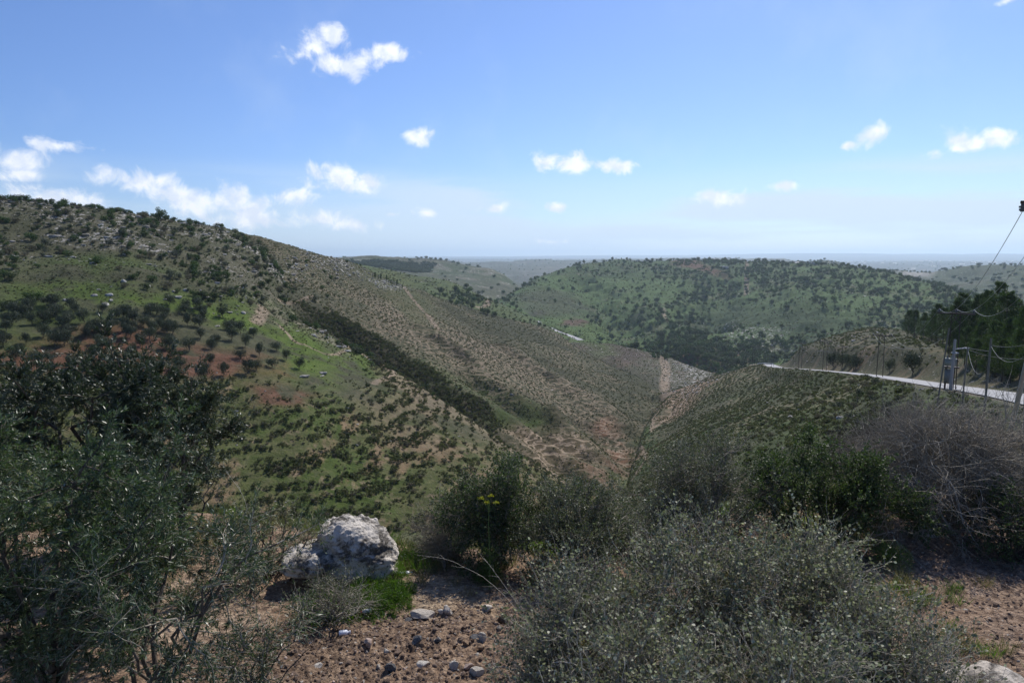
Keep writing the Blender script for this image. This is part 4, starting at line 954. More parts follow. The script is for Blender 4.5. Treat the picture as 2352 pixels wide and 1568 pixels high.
def stuff(name, P, S, objs, seed, label, sink=0.0, cat=None, tilt=0.0):
    """uncountable growth: one object whose points carry copies of plants that stand in the scene"""
    r = np.random.default_rng(seed); n = len(P)
    me = bpy.data.meshes.new(name); me.vertices.add(n); Q = P.copy(); Q[:, 2] -= sink
    me.vertices.foreach_set('co', np.ascontiguousarray(Q, np.float32).ravel())
    a = me.attributes.new('sz', 'FLOAT_VECTOR', 'POINT'); a.data.foreach_set('vector', np.ascontiguousarray(S, np.float32).ravel())
    rot = np.stack([r.normal(size=n)*tilt, r.normal(size=n)*tilt, r.uniform(0, 6.28, n)], 1)
    a = me.attributes.new('rt', 'FLOAT_VECTOR', 'POINT'); a.data.foreach_set('vector', np.ascontiguousarray(rot, np.float32).ravel())
    a = me.attributes.new('ix', 'INT', 'POINT'); a.data.foreach_set('value', r.integers(0, len(objs), n).astype(np.int32))
    o = bpy.data.objects.new(name, me); COL.objects.link(o)
    ng = bpy.data.node_groups.new(name, 'GeometryNodeTree')
    ng.interface.new_socket('Geometry', in_out='INPUT', socket_type='NodeSocketGeometry'); ng.interface.new_socket('Geometry', in_out='OUTPUT', socket_type='NodeSocketGeometry')
    N = ng.nodes; gi = N.new('NodeGroupInput'); go = N.new('NodeGroupOutput')
    jn = N.new('GeometryNodeJoinGeometry')
    for ob in objs:
        oi = N.new('GeometryNodeObjectInfo'); oi.transform_space = 'ORIGINAL'; oi.inputs['Object'].default_value = ob; oi.inputs['As Instance'].default_value = True
        ng.links.new(oi.outputs['Geometry'], jn.inputs[0])
    def attr(nm, ty):
        q = N.new('GeometryNodeInputNamedAttribute'); q.data_type = ty; q.inputs['Name'].default_value = nm; return [s_ for s_ in q.outputs if s_.enabled][0]
    ip = N.new('GeometryNodeInstanceOnPoints'); ip.inputs['Pick Instance'].default_value = True
    ng.links.new(gi.outputs[0], ip.inputs['Points']); ng.links.new(jn.outputs[0], ip.inputs['Instance'])
    ng.links.new(attr('ix', 'INT'), ip.inputs['Instance Index']); ng.links.new(attr('rt', 'FLOAT_VECTOR'), ip.inputs['Rotation']); ng.links.new(attr('sz', 'FLOAT_VECTOR'), ip.inputs['Scale'])
    ng.links.new(ip.outputs[0], go.inputs[0])
    md = o.modifiers.new('scatter', 'NODES'); md.node_group = ng
    o['kind'] = 'stuff'; o['label'] = label; o['category'] = cat or name.replace('_', ' ')
    return o
def sz3(r, n, lo, hi, flat=1.0, pw=1.6):
    s = lo+(hi-lo)*r.uniform(0, 1, n)**pw; return np.stack([s, s, s*flat*r.uniform(.8, 1.2, n)], 1)

# where a thing stands, in words
def zone_left(q):
    px = px_of(q); d = math.hypot(q[0], q[1])
    if px > 560: return 'at the right end of the left hill, above the gully'
    side = 'close to the left edge' if px < 170 else ('below the lone evergreen' if px > 330 else 'left of the lone evergreen')
    return ('high on the left hill, '+side) if d > 275 else ('just above the orchard, '+('near the left edge' if px < 170 else 'toward the bright green grass' if px > 330 else 'over its middle rows'))
def zone_far(q):
    px = px_of(q); d = math.hypot(q[0], q[1])
    side = 'left of the red earth patch' if px < 1530 else ('below the pale roofed house' if 1740 < px < 1930 else ('right of the pale roofed house' if px >= 1930 else 'between red patch and pale roofed house'))
    if d < 870: return 'at the foot of the far hill, '+('toward the valley fields' if px < 1600 else 'behind the road bend' if px > 1740 else 'above the terraces')
    return ('on the upper far hill, ' if d > 1120 else 'midway up the far hill, ')+side
# kinds
OLV = [variant('olive', 500+k, clump_leaves(500+k, 1900, .86, 1.0, .080, 11, .10, .7, .35), trunk_tubes(500+k, .045, 1.0, .8, 4, .16), M_FOLIV, M_BARK) for k in range(5)]
SHR = [one_mesh('shrub', clump_leaves(520+k, 620, .62, 1.0, .12, 8, -.05, .75, .4), trunk_tubes(520+k, .02, 1.0, .8, 6, .1), M_FAR if k % 2 else M_FARG, M_BARK) for k in range(3)]
SHR += [one_mesh('shrub', clump_leaves(525+k, 620, .66, .95, .11, 8, -.05, .75, .4), trunk_tubes(525+k, .02, .9, .8, 6, .1), M_SCRUBB if k else M_FOLIV, M_BARK) for k in range(2)]
SCR = [one_mesh('scrub', clump_leaves(530+k, 110, .62, .95, .21, 5, -.08, .8, .5), trunk_tubes(530+k, .02, .9, .8, 4, .1), m, M_BARK) for k, m in enumerate([M_SCRUB, M_SCRUB, M_SCRUBB, M_FAR, M_SCRUB])]
OAK = [one_mesh('oak', clump_leaves(540+k, 480, .47, 1.0, .125, 9, .06, .55, .25), trunk_tubes(540+k, .04, 1.0, .6, 3, .2), M_FARG if k % 2 else M_FAR, M_BARK) for k in range(4)]
PINEV = []
def pine_crown(seed, n, size):
    """needle sprays along whorled boughs, shorter towards the pointed top"""
    R_ = np.random.default_rng(seed); nb = 95
    zt = R_.uniform(0, 1, nb)**.85*.80+.17; th = R_.uniform(0, 6.28, nb)
    w_ = (.34*(1.0-zt)**.62*np.clip(.45+2.4*(zt-.12), 0, 1)+.012)*R_.uniform(.6, 1.25, nb)
    i = R_.integers(0, nb, n); t = R_.uniform(.25, 1, n)**.7
    P = np.stack([np.cos(th[i])*w_[i]*t, np.sin(th[i])*w_[i]*t, zt[i]+w_[i]*t*.38], 1)
    P += R_.normal(size=(n, 3))*(w_[i]*.13+.006)[:, None]*np.array([1, 1, .75])
    Dv = unit(np.stack([np.cos(th[i]), np.sin(th[i]), np.full(n, .9)], 1)+rdir(n, R_)*.7); N = perp(Dv, R_); s = size*R_.uniform(.6, 1.4, n)
    return leaf_mesh(P-Dv*(s*.5)[:, None], Dv, N, s, s*.30)
def pine_trunk(seed):
    R_ = np.random.default_rng(seed); X = np.array([[[0, 0, -.04], [.005, .0, .3], [-.008, .006, .6], [0, 0, .95]]]); V = [segs_of(X, np.array([[.017, .013, .009, .002]]), 6)]
    n = 22; z = np.linspace(.18, .9, n); th = R_.uniform(0, 6.28, n); l = .25*(1.05-z)+.04
    A = np.stack([z*0, z*0, z], 1); B = A+np.stack([np.cos(th)*l, np.sin(th)*l, l*.35], 1); V.append(tube_segs(A, B, l*.02+.001, l*.008, 3)); return join(V)
PINES = [variant('pine', 560+k, pine_crown(560+k, 12000, .026), pine_trunk(560+k), M_PINE, M_BARK) for k in range(4)]
CYP = variant('conifer', 570, (lambda c: (c[0]*np.array([.55, .55, 1.0]), c[1]))(pine_crown(570, 2200, .045)), pine_trunk(570), M_PINE, M_BARK)
ROCKS = [rock_mesh('limestone', 600+k, 1, R_a, R_b, M_ROCK, 2, .22) for k, (R_a, R_b) in enumerate([(.7, .45), (.8, .62), (.6, .32), (.9, .5), (.55, .25)])]
G = np.random.default_rng(99)

# olive orchard on the left terrace
orch = EXTRA['orchard_soil']; P = []
rowsP = [(690,842),(655,822),(630,800),(628,838),(596,812),(560,792),(588,770),(600,845),(548,818),(535,775),(520,752),(560,760),(478,832),(515,856),(570,852),(470,868),(420,845),(395,868),(500,795),(455,772),(405,838),(440,800),(350,850),(385,795),(330,790),(300,820),(255,836),(350,760),(395,750),(430,742),(460,745),(290,770),(240,795),(210,820),(165,842),(120,828),(75,840),(30,825),(10,790),(60,785),(105,770),(150,785),(190,770),(235,755),(310,738),(275,725),(345,722),(385,722),(425,715),(470,720),(500,725),(160,742),(110,740),(60,742),(20,755),(200,735),(130,715),(80,712),(30,718),(180,705),(230,712)]
for _ in range(42): rowsP.append((G.uniform(0, 500), G.uniform(690, 800)))
for k, (px, py) in enumerate(rowsP):
    px += G.normal()*5
    p = hit(px+G.normal()*4, py+6, 100)
    bare = px < 620 and py > 790
    lab = 'bushy olive tree on the bright green grass at the right end of the orchard' if px >= 575 else ('small rounded olive tree on the red earth of the orchard' if bare else 'dark olive tree in the upper rows of the orchard on the left hillside')
    put_parts('olive_tree', OLV[k % 5], p, G.uniform(1.35, 2.35)*(1.0 if px < 520 else .95), G.uniform(0, 6.28), lab, 'olive tree', 'olive trees at the right end of the orchard' if px >= 575 else ('olive trees on the red orchard earth' if bare else 'olive trees in the upper orchard rows'), sz=G.uniform(2.9, 4.5)*(1.0 if px < 520 else .98))

# shrubs on the left hill: the nearest are things, the rest one mass
up = lw('left')*sstep(DG, 195, 235)*(1-orch)
msk = up*np.clip(.42+1.0*sstep(n1+n2*.5, -.35, .5)-EXTRA['meadow']*.95-EXTRA['upper_green']*.4, .02, 1)
Q = scatter(msk, 12000, 701, .5)
sh = scatter(lw('slope')*R([(580,600),(760,600),(720,690),(640,700),(560,660)], 8, 351), 60, 702, 1.5)
Q = np.concatenate([Q, sh]); dq = np.hypot(Q[:, 0], Q[:, 1]); S_ = .5+2.7*G.uniform(0, 1, len(Q))**2.6
o_ = np.argsort(-(S_/dq)); Q = Q[o_]; S_ = S_[o_]
shr_objs = {}
for k in range(230):
    v = k % 5
    q = Q[k]; low = math.hypot(q[0], q[1]) < 255
    o = put_one('shrub', SHR[v], q, (S_[k], S_[k], S_[k]*G.uniform(.75, 1.1)), G.uniform(0, 6.28), *(lambda zz: ('dark rounded shrub '+zz, 'shrub', 'shrubs '+zz))(zone_left(q)))
    shr_objs.setdefault(v, o)
SO_ = list(shr_objs.values())
r_ = np.random.default_rng(5)
stuff('shrub_cover', Q[230:], np.stack([S_[230:]]*2+[S_[230:]*.9], 1)*.9, SO_, 6, 'low grey green shrub cover spread over the left hillside')
# shrubs on the skyline of the left hill
for px, py, s in [(28,455,2.0),(70,460,1.6),(90,462,1.8),(150,470,1.9),(185,472,1.8),(210,474,2.0),(262,482,1.7),(330,487,1.6),(440,505,1.6),(455,508,1.4),(230,478,2.2),(300,486,1.8),(120,466,1.6),(48,458,1.7),(350,492,1.5)]:
    put_one('shrub', SHR[int(px) % 5], hit(px, py+5, 100), (s, s, s), px, 'shrub standing against the sky on the crest of the left hill', 'shrub', 'shrubs along the left skyline')
pa = hit(369, 508, 100); put_parts('evergreen_tree', variant('tree', 580, clump_leaves(580, 1600, 1.0, 1.0, .11, 9, .05, .6, .3), trunk_tubes(580, .06, 1.0, 1.0, 3, .15), M_PINE, M_BARK), pa, 2.6, 0, 'dense dark evergreen tree, the largest on the left skyline', 'tree', None, sz=5.6)
pa = hit(508, 520, 100); put_parts('evergreen_tree', OLV[2], pa, 1.2, 0, 'tiny lone tree on the bare skyline right of the dark evergreen', 'tree', None, sz=2.4)

def rows(P, sp, keep=.12):
    """thin a scatter into the ragged rows that grazing leaves along the contours"""
    r = np.random.default_rng(int(sp*100)); f = P[:, 2]/sp+1.6*fbm(P[:, 0], P[:, 1], 22, 3, 88); f = f-np.floor(f)
    return P[(np.abs(f-.5) < .27) | (r.uniform(0, 1, len(P)) < keep)]
# garrigue: low scrub everywhere on the steep faces
f1 = lw('left')*np.maximum(1-sstep(DG, 158, 176), .8*np.clip(EXTRA['face_right']+EXTRA['ridge_line'], 0, 1))*(1-EXTRA['scarp']*.7)*(1-orch)*np.clip(.65+.7*n2, .15, 1)
A1 = rows(scatter(f1, 17000, 711, .35), 1.7); s1_ = sz3(G, len(A1), .35, 1.55, .85, 2.6)
A2 = scatter(EXTRA['dark_bank']*np.clip(.6+1.2*n2+.6*n3, .08, 1), 6500, 712, .4); s2_ = sz3(G, len(A2), .5, 1.7, .85)
A3 = rows(scatter((lw('slope')*(1-.6*EXTRA['knob'])*(1-.6*EXTRA['rust_cut'])*(1-.5*EXTRA['rust_cut_low'])*(1-EXTRA['dark_bank'])*(1-.7*EXTRA['green_rib'])*(1-.6*EXTRA['green_rib_c']))*np.clip(.6+.8*n2, .1, 1), 95000, 713), 1.25); s3_ = sz3(G, len(A3), .28, 1.0, .8, 2.4)
A4 = rows(scatter(lw('spur')*sstep(DG, 34, 55)*sstep(dr, 4, 7)*np.clip(.65+.8*n2, .1, 1), 42000, 714), 1.1); s4_ = sz3(G, len(A4), .25, .95, .8, 2.8)
A5 = scatter(lw('terrace')+2.2*lw('knoll')*sstep(dr, 6, 10), 24000, 715); s5_ = sz3(G, len(A5), .4, 1.3, .85)
A6 = scatter(EXTRA['meadow']+EXTRA['upper_green']+EXTRA['bare_head']*3+2.6*up, 30000, 716); s6_ = sz3(G, len(A6), .25, .8, .75)
A7 = scatter(lw('midleft')*.5+lw('righthill')*(.5+.5*sstep(n1, -.1, .4)), 32000, 717, pw=1); s7_ = sz3(G, len(A7), .9, 3.0, .85)
A8 = scatter(lw('near')*sstep(DG, 17, 30), 7000, 718); s8_ = sz3(G, len(A8), .2, .6, .8)
A9 = scatter(EXTRA['verge_near']+EXTRA['verge'], 2500, 719); s9_ = sz3(G, len(A9), .12, .42, .8)
PA = np.concatenate([A1, A2, A3, A4, A5, A6, A7, A8, A9]); SA = np.concatenate([s1_, s2_, s3_, s4_, s5_, s6_, s7_, s8_, s9_])
d_road = dist_poly(PA[:, 0], PA[:, 1], ROADP)[0]; ok = d_road > 4.0; PA = PA[ok]; SA = SA[ok]
scr_o = []
vis = [hit(px, py, 60) for px, py in [(930,905),(1010,1170),(560,990),(1185,1195),(2070,900)]]
for k, q in enumerate(vis):
    scr_o.append(put_one('scrub', SCR[k], q-np.array([0, 0, .05]), .9, k, ['low dark scrub bush just below the end of the pale path', 'low dark scrub bush on the green face behind the tall green bush', 'low dark scrub bush under the red scarp', 'dark scrub bush on the stony face above the rounded olive green bush', 'low scrub bush on the verge below the road'][k], 'bush', None))
stuff('scrub_cover', PA, SA, scr_o, 12, 'low dark scrub dotted over every slope of the valley', sink=.06)

# larger grey bushes on the spur below the road
for k, (px, py, s) in enumerate([(1925,935,1.3),(1960,880,1.7),(1985,885,1.5),(1990,870,1.4),(1945,895,1.3),(1875,893,1.2),(1905,905,1.2),(1850,905,1.0),(1890,925,1.1),(2010,880,1.2),(1930,865,1.1),(1880,958,.9),(1830,930,.9),(1960,930,.8),(1790,960,.8),(1860,985,.8),(1720,985,.7),(1770,1000,.8),(1950,960,.9),(1640,1000,.7),(2003,905,1.0),(1975,905,1.2)]):
    put_one('shrub', SHR[4] if k % 3 else SHR[3], hit(px, py+3, 30), (s, s, s*.8), k, 'grey leafless looking bush on the spur just below the asphalt road', 'shrub', 'grey bushes on the spur below the road')

# trees of the far green hill: the 300 that show largest are things
oakm = lw('righthill')*np.clip(sstep(n1*.7+n2*.3, -.35, .3)*.9+.10, 0, 1)*(1-EXTRA['dark_flank']*.97)*(1-EXTRA['valley_floor']*.9)*(1-EXTRA['left_flank']*.8)
oakm *= .35+.65*sstep(AZG, math.radians(9), math.radians(15))
B1 = scatter(oakm, 6000, 721, 4.0); 
B2 = scatter(R([(1620,770),(1700,790),(1760,800),(1780,835),(1700,840),(1560,820),(1440,800),(1480,785)], 12, 352), 480, 722, 6.0)
B3 = scatter(R([(1450,590),(1800,598),(1960,615),(1900,640),(1700,625),(1500,610)], 12, 353), 500, 723, 6)
o1 = hit(1560, 815, 500); o2 = hit(1760, 840, 500); rowsO = []
for a_ in range(26):
    for b_ in range(16):
        q = hit(1500+a_*10.5+(b_ % 2)*3, 795+b_*4.0+a_*.4, 480); rowsO.append(q)
B4 = np.array(rowsO); B4 = B4[(np.hypot(B4[:, 0], B4[:, 1]) > 600)]
B4[:, :2] += G.normal(size=(len(B4), 2))*.8; B4[:, 2] = H(B4[:, 0], B4[:, 1])
BB = np.concatenate([B1, B2, B3]); SB_ = np.concatenate([2.6+6.2*G.uniform(0, 1, len(B1))**1.5, G.uniform(5, 9, len(B2)), G.uniform(4, 6, len(B3))])
db = np.hypot(BB[:, 0], BB[:, 1]); o_ = np.argsort(-(SB_/db)); BB = BB[o_]; SB_ = SB_[o_]; oak_o = {}
for k in range(300):
    low = BB[k, 2] < -80
    o = put_one('oak_tree', OAK[k % 4], BB[k], (SB_[k]*1.1, SB_[k]*1.1, SB_[k]), G.uniform(0, 6.28), *(lambda zz: ('rounded dark oak tree '+zz, 'oak tree', 'oaks '+zz))(zone_far(BB[k])))
    oak_o.setdefault(k % 4, o)
OO = list(oak_o.values()); s_ = SB_[300:]
stuff('far_oak_wood', BB[300:], np.stack([s_*1.1, s_*1.1, s_], 1), OO, 14, 'scattered oak wood thinning over the far green hill')
s_ = G.uniform(3.2, 4.4, len(B4)); stuff('far_orchard', B4, np.stack([s_*1.1, s_*1.1, s_], 1), OO, 15, 'rows of small orchard trees on brown soil at the valley bottom')
# ridges further off
W1 = scatter(R([(800,601),(860,603),(930,604),(1000,610),(985,622),(950,627),(900,620),(850,612)], 10, 354, 1150)*lw('woodridge'), 2600, 731, 4); sw = G.uniform(4, 6.5, len(W1))
stuff('pine_wood', W1, np.stack([sw*1.3, sw*1.3, sw], 1), [OO[0]], 16, 'dark pine wood covering the side of the distant left ridge')
W2 = np.concatenate([scatter(lw('woodridge'), 260, 732, 8), scatter(lw('farright', 'hump'), 1500, 733, 8), scatter(lw('farvalley'), 500, 734, 10), scatter(lw('plateau')*(DG < 15000), 2600, 735, pw=1.5)])
sw = G.uniform(5, 9, len(W2))*(1+.6*(np.hypot(W2[:, 0], W2[:, 1]) > 5000)); stuff('distant_trees', W2, np.stack([sw*1.4, sw*1.4, sw], 1), OO, 17, 'tiny trees dotting the hazy ridges and plateau near the horizon')
for k, (px, py, h_) in enumerate([(978,592,9),(990,593,8),(1000,594,8),(1012,595,9),(1026,597,8),(1040,600,7),(957,590,6),(968,591,7),(1098,612,8),(1052,604,8),(1147,622,8)]):
    put_one('crest_tree', OAK[k % 4], hit(px, py+3, 1000), (h_*1.6, h_*1.6, h_), k, 'tiny dark tree in the clump on the crest of the distant left ridge', 'tree', 'trees on the crest of the distant left ridge')
# trees on the middle ridges
for k, (px, py, h_) in enumerate([(1010,672,8),(1022,678,6),(1045,668,9),(1052,672,7),(1072,660,7),(1078,668,8),(1098,682,6),(1088,690,7),(1075,700,7),(1060,690,7),(1038,688,6),(1110,686,5),(1125,690,5),(995,680,6),(1040,680,5),(1055,683,5),(1066,680,6),(1085,683,6),(1100,692,6),(1050,694,5)]):
    put_one('ridge_tree', OAK[k % 4], hit(px, py+3, 620), (h_*1.3, h_*1.3, h_), k, 'dark tree on the green ridge behind the brown slope', 'tree', 'trees on the green ridge behind the slope')
Q = scatter(R([(1020,680),(1100,683),(1140,696),(1090,704),(1040,692)], 8, 355)*lw('midleft'), 70, 741, 4)
for k, q in enumerate(Q): put_one('ridge_tree', OAK[k % 4], q, (3.6, 3.6, 3.2), k, 'small olive like tree in the grove on the green ridge behind the slope', 'tree', 'grove on the green ridge')
for k, (px, py, h_) in enumerate([(1083,706,6),(1112,716,7),(1120,719,6),(1135,722,5.5),(1138,724,4.5),(1160,728,3),(1180,732,2.6),(1195,734,2.6),(1205,738,2.4),(1140,692,5),(1165,692,9),(1178,698,8),(1185,706,7),(1195,712,5),(1218,735,4),(1240,744,5),(1252,748,4),(1048,697,4),(1038,693,3.5)]):
    put_one('slope_tree', OAK[k % 4], hit(px, py+4, 420), (h_*1.2, h_*1.2, h_), k, 'dark tree along the crest line of the long brown slope', 'tree', 'trees along the crest of the brown slope')
for k, (px, py, h_) in enumerate([(862,632,4.6),(869,634,3.6),(875,634,4.2),(882,636,2.6),(888,638,4.8),(893,641,3.8),(898,645,3.4),(905,648,4.8),(912,648,4.6),(902,648,3.6),(924,654,3)]):
    p = hit(px, py+8, 300); put_parts('conifer', CYP if k % 2 else PINES[k % 4], p, h_*(1.05 if k % 2 else .8), k, 'small dark conifer in the row on the rocky ridge line left of the track', 'conifer', 'conifers on the rocky ridge line', sz=h_)
for px, py, s in [(797,599,2.2),(828,607,1.6),(838,613,1.2)]:
    put_one('shrub', SHR[0], hit(px, py+4, 300), s, px, 'lone dark bush on the rocky crest left of the small conifers', 'shrub', 'bushes on the rocky crest')

# pines beside the road
pn = [(2085,775,722),(2100,775,712),(2120,780,727),(2140,785,718),(2165,792,705),(2150,778,692),(2190,800,694),(2205,795,676),(2225,810,705),(2240,800,672),(2262,800,664),(2285,802,657),(2303,812,662),(2322,800,680),(2345,810,705),(2365,812,690),(2250,830,735),(2280,845,740),(2315,852,722),(2345,860,717),(2215,838,748),(2240,858,772),(2385,850,700),(2410,860,705),(2300,876,775),(2340,884,762),(2265,868,790),(2370,884,752),(2450,850,695),(2180,822,748),(2200,812,732),(2330,835,720),(2275,790,690),(2215,790,700),(2320,880,800),(2290,860,745)]
for k, (px, py, ty) in enumerate(pn):
    p = hit(px, py, 75, 400); lft = px < 2180; Dp = math.hypot(p[0], p[1]); h_ = Dp*float(px_azt(px, ty-9)[1])-p[2]+.3
    s = min(h_, 12)*G.uniform(.66, .95); h_ *= G.uniform(.86, 1.05)
    put_parts('pine_tree', PINES[k % 4], p-np.array([0, 0, .3]), s*1.0, G.uniform(0, 6.28), 'dark pine tree at the left end of the roadside grove, on the open bank' if lft else 'tall dark pine tree in the dense grove behind the road', 'pine tree', 'pines at the left end of the grove' if lft else 'pines in the dense roadside grove', sz=h_*.98)
for k, (px, py, h_) in enumerate([(1913,845,6.2),(1934,847,6),(1950,847,5.6),(1966,849,5),(1960,849,4.4),(2043,856,3.6),(2095,862,5.6)]):
    p = hit(px, py, 90, 400)
    lab = 'rounded dark tree in the row of four beside the far side of the road' if k < 5 else ['', ''] and ('small thin tree between the roadside row and the pines' if k == 5 else 'dark bushy tree with a visible trunk beside the road before the pines')
    put_parts('roadside_tree', OLV[k % 5], p, h_*.42, k, lab, 'tree', 'row of trees beyond the road' if k < 5 else None, sz=h_)
    
# pale rocks on the left hill and elsewhere
rkm = lw('left')*sstep(DG, 215, 250)*sstep(n1*.5+n2*.7, -.25, .35)*(1-orch)+R([(630,600),(700,575),(800,602),(900,645),(940,662),(900,665),(800,640),(720,610),(660,640)], 4, 356)*1.5+EXTRA['meadow']*.08
C1 = scatter(rkm, 4200, 751, .7); s1 = .28+1.25*G.uniform(0, 1, len(C1))**2.4; dq = np.hypot(C1[:, 0], C1[:, 1]); o_ = np.argsort(-(s1/dq)); C1 = C1[o_]; s1 = s1[o_]; rk_o = {}
for k in range(220):
    crest = C1[k][0] > -60
    o = put_one('limestone_rock', ROCKS[k % 5], C1[k]+np.array([0, 0, .1*s1[k]]), (s1[k]*1.15, s1[k]*G.uniform(.7, 1.1), s1[k]*G.uniform(.7, 1.1)), G.uniform(0, 6.28), *(('pale limestone rock in the outcrop along the crest of the brown slope', 'rock', 'rocks in the crest outcrop') if crest else (lambda zz: ('pale limestone rock '+zz, 'rock', 'rocks '+zz))(zone_left(C1[k]))))
    rk_o.setdefault(k % 5, o)
RO = list(rk_o.values())
for k, (px, py, s) in enumerate([(250,678,2.2),(242,700,2.0),(380,688,1.8),(400,670,1.4),(440,708,1.6),(255,690,1.4),(150,690,1.5),(225,665,1.5),(340,658,1.6),(490,720,1.2),(1147,893,1.0),(1175,905,1.1),(1268,895,1.3),(1238,890,.9),(1245,893,.9),(1305,903,.7),(1333,893,.8),(1068,1120,.8),(820,1022,.9),(520,985,1.6),(545,978,1.3),(1815,958,.9),(1840,940,.9),(1762,925,.7),(1808,893,.8),(1958,892,.8),(1930,960,.7)]):
    put_one('boulder', ROCKS[k % 5], hit(px, py, 50), (s*.7, s*.6, s*.8), k*1.7, 'isolated pale boulder lying on the grass of the left hillside' if px < 800 else ('grey boulder lying on the long slope beyond the gully' if px < 1500 else 'pale stone lying on the spur below the road'), 'boulder', 'boulders on the left grass' if px < 800 else ('boulders on the long slope' if px < 1500 else 'stones on the spur'))
C2 = scatter(np.clip(lw('left')*(DG < 180)*.3+lw('slope')*.10+lw('spur')*.3*sstep(DG, 40, 70)+lw('terrace')*.4+lw('knoll')*.5, 0, 1), 5000, 752)
C3 = scatter(R([(1540,815),(1660,862),(1600,905),(1535,905)], 8, 357)+R([(1620,760),(1680,740),(1800,745),(1960,775),(1960,800),(1800,815),(1640,800)], 12, 358)*.4, 1800, 753)
PC = np.concatenate([C1[220:], C2, C3]); SC = np.concatenate([s1[220:], .10+.35*G.uniform(0, 1, len(C2))**2, .3+.9*G.uniform(0, 1, len(C3))**2])
okr = dist_poly(PC[:, 0], PC[:, 1], ROADP)[0] > 4; PC = PC[okr]; SC = SC[okr]
stuff('limestone_rubble', PC, np.stack([SC, SC*.85, SC], 1), RO, 18, 'pale limestone rubble scattered over the slopes', tilt=.15)

# ------------------------------------------------------------------ roads
def ribbon(name, P, half, mat, lift, n=5, crown=0.0):
    P = np.array(P); t = unit(np.gradient(P[:, :2], axis=0)); nrm_ = np.stack([t[:, 1], -t[:, 0]], 1)
    V = []
    for k in range(n):
        u = (k/(n-1)*2-1)*half
        z = P[:, 2]+lift
        V.append(np.stack([P[:, 0]+nrm_[:, 0]*u, P[:, 1]+nrm_[:, 1]*u, z], 1))
    V = np.stack(V, 1); o = mesh_np(name, V, quads(len(P), n), mat, smooth=True); return o
mA, t = mat_new('asphalt')
pos = t.n('ShaderNodeNewGeometry').outputs['Position']
na_ = t.n('ShaderNodeTexNoise', {0: pos, 'Scale': .5, 'Detail': 6.0, 'Roughness': .65}); nb_ = t.n('ShaderNodeTexNoise', {0: pos, 'Scale': 18.0, 'Detail': 3.0})
c = t.mix(t.ramp(na_.outputs[0], .35, .65), (.20,.20,.205), (.29,.29,.29)); c = t.mix(t.math('MULTIPLY', nb_.outputs[0], .3), c, (.14,.14,.145))
t.n('ShaderNodeOutputMaterial', {0: t.n('ShaderNodeBsdfPrincipled', {'Base Color': c, 'Roughness': .72, 'Specular IOR Level': .5})})
road = ribbon('asphalt_road', ROADP, 3.1, mA, .05); tagk(road, 'structure')
VR = densify([hit(px, py, 700) for px, py in [(1200,722),(1234,738),(1262,752),(1290,765),(1315,776),(1334,784)]], 12)
VR[:, 2] = H(VR[:, 0], VR[:, 1]); k_ = np.hanning(9); k_ /= k_.sum(); VR[:, 2] = np.convolve(np.pad(VR[:, 2], 4, mode='edge'), k_, 'valid')
vr = ribbon('valley_road', VR, 4.5, mA, .9); tagk(vr, 'structure')
# guard rail at the bend
M_STEEL = mat_plain('galvanised_steel', (.38,.39,.40), .45, .6); M_DARKM = mat_plain('rusty_steel', (.055,.042,.036), .75, .2)
def bar(A, B, ra, rb=None, k=6): A = np.array([A], float); B = np.array([B], float); return tube_segs(A, B, np.array([ra]), np.array([ra if rb is None else rb]), k)
def box(c, s, rz=0.0):
    V = np.array([[x, y, z] for x in (-.5, .5) for y in (-.5, .5) for z in (-.5, .5)])*np.array(s)
    c_, s__ = math.cos(rz), math.sin(rz); V = np.stack([V[:, 0]*c_-V[:, 1]*s__, V[:, 0]*s__+V[:, 1]*c_, V[:, 2]], 1)+np.array(c)
    return V, np.array([[0,1,3,2],[4,6,7,5],[0,4,5,1],[2,3,7,6],[0,2,6,4],[1,5,7,3]])
gr_pts = [unproj(1740,837,436), unproj(1752,836,424), unproj(1764,835.6,414), unproj(1778,837,404)]
gr_pts = [np.array([p[0], p[1], h1(p[0], p[1])]) for p in gr_pts]
gr_ = thing('guard_rail', 'low steel guard rail at the far bend where the road leaves sight', 'guard rail', gr_pts[0]); o0 = gr_pts[0]
dn_ = densify(gr_pts, 3)
mesh_np('rail', *join([tube_segs(dn_[:-1]+[0, 0, .65]-o0, dn_[1:]+[0, 0, .65]-o0, np.full(len(dn_)-1, .16), np.full(len(dn_)-1, .16), 4)]), M_STEEL, gr_)
for q in dn_[::3]: mesh_np('post', *box(q-o0+[0, 0, .3], (.1, .1, .8)), M_STEEL, gr_)

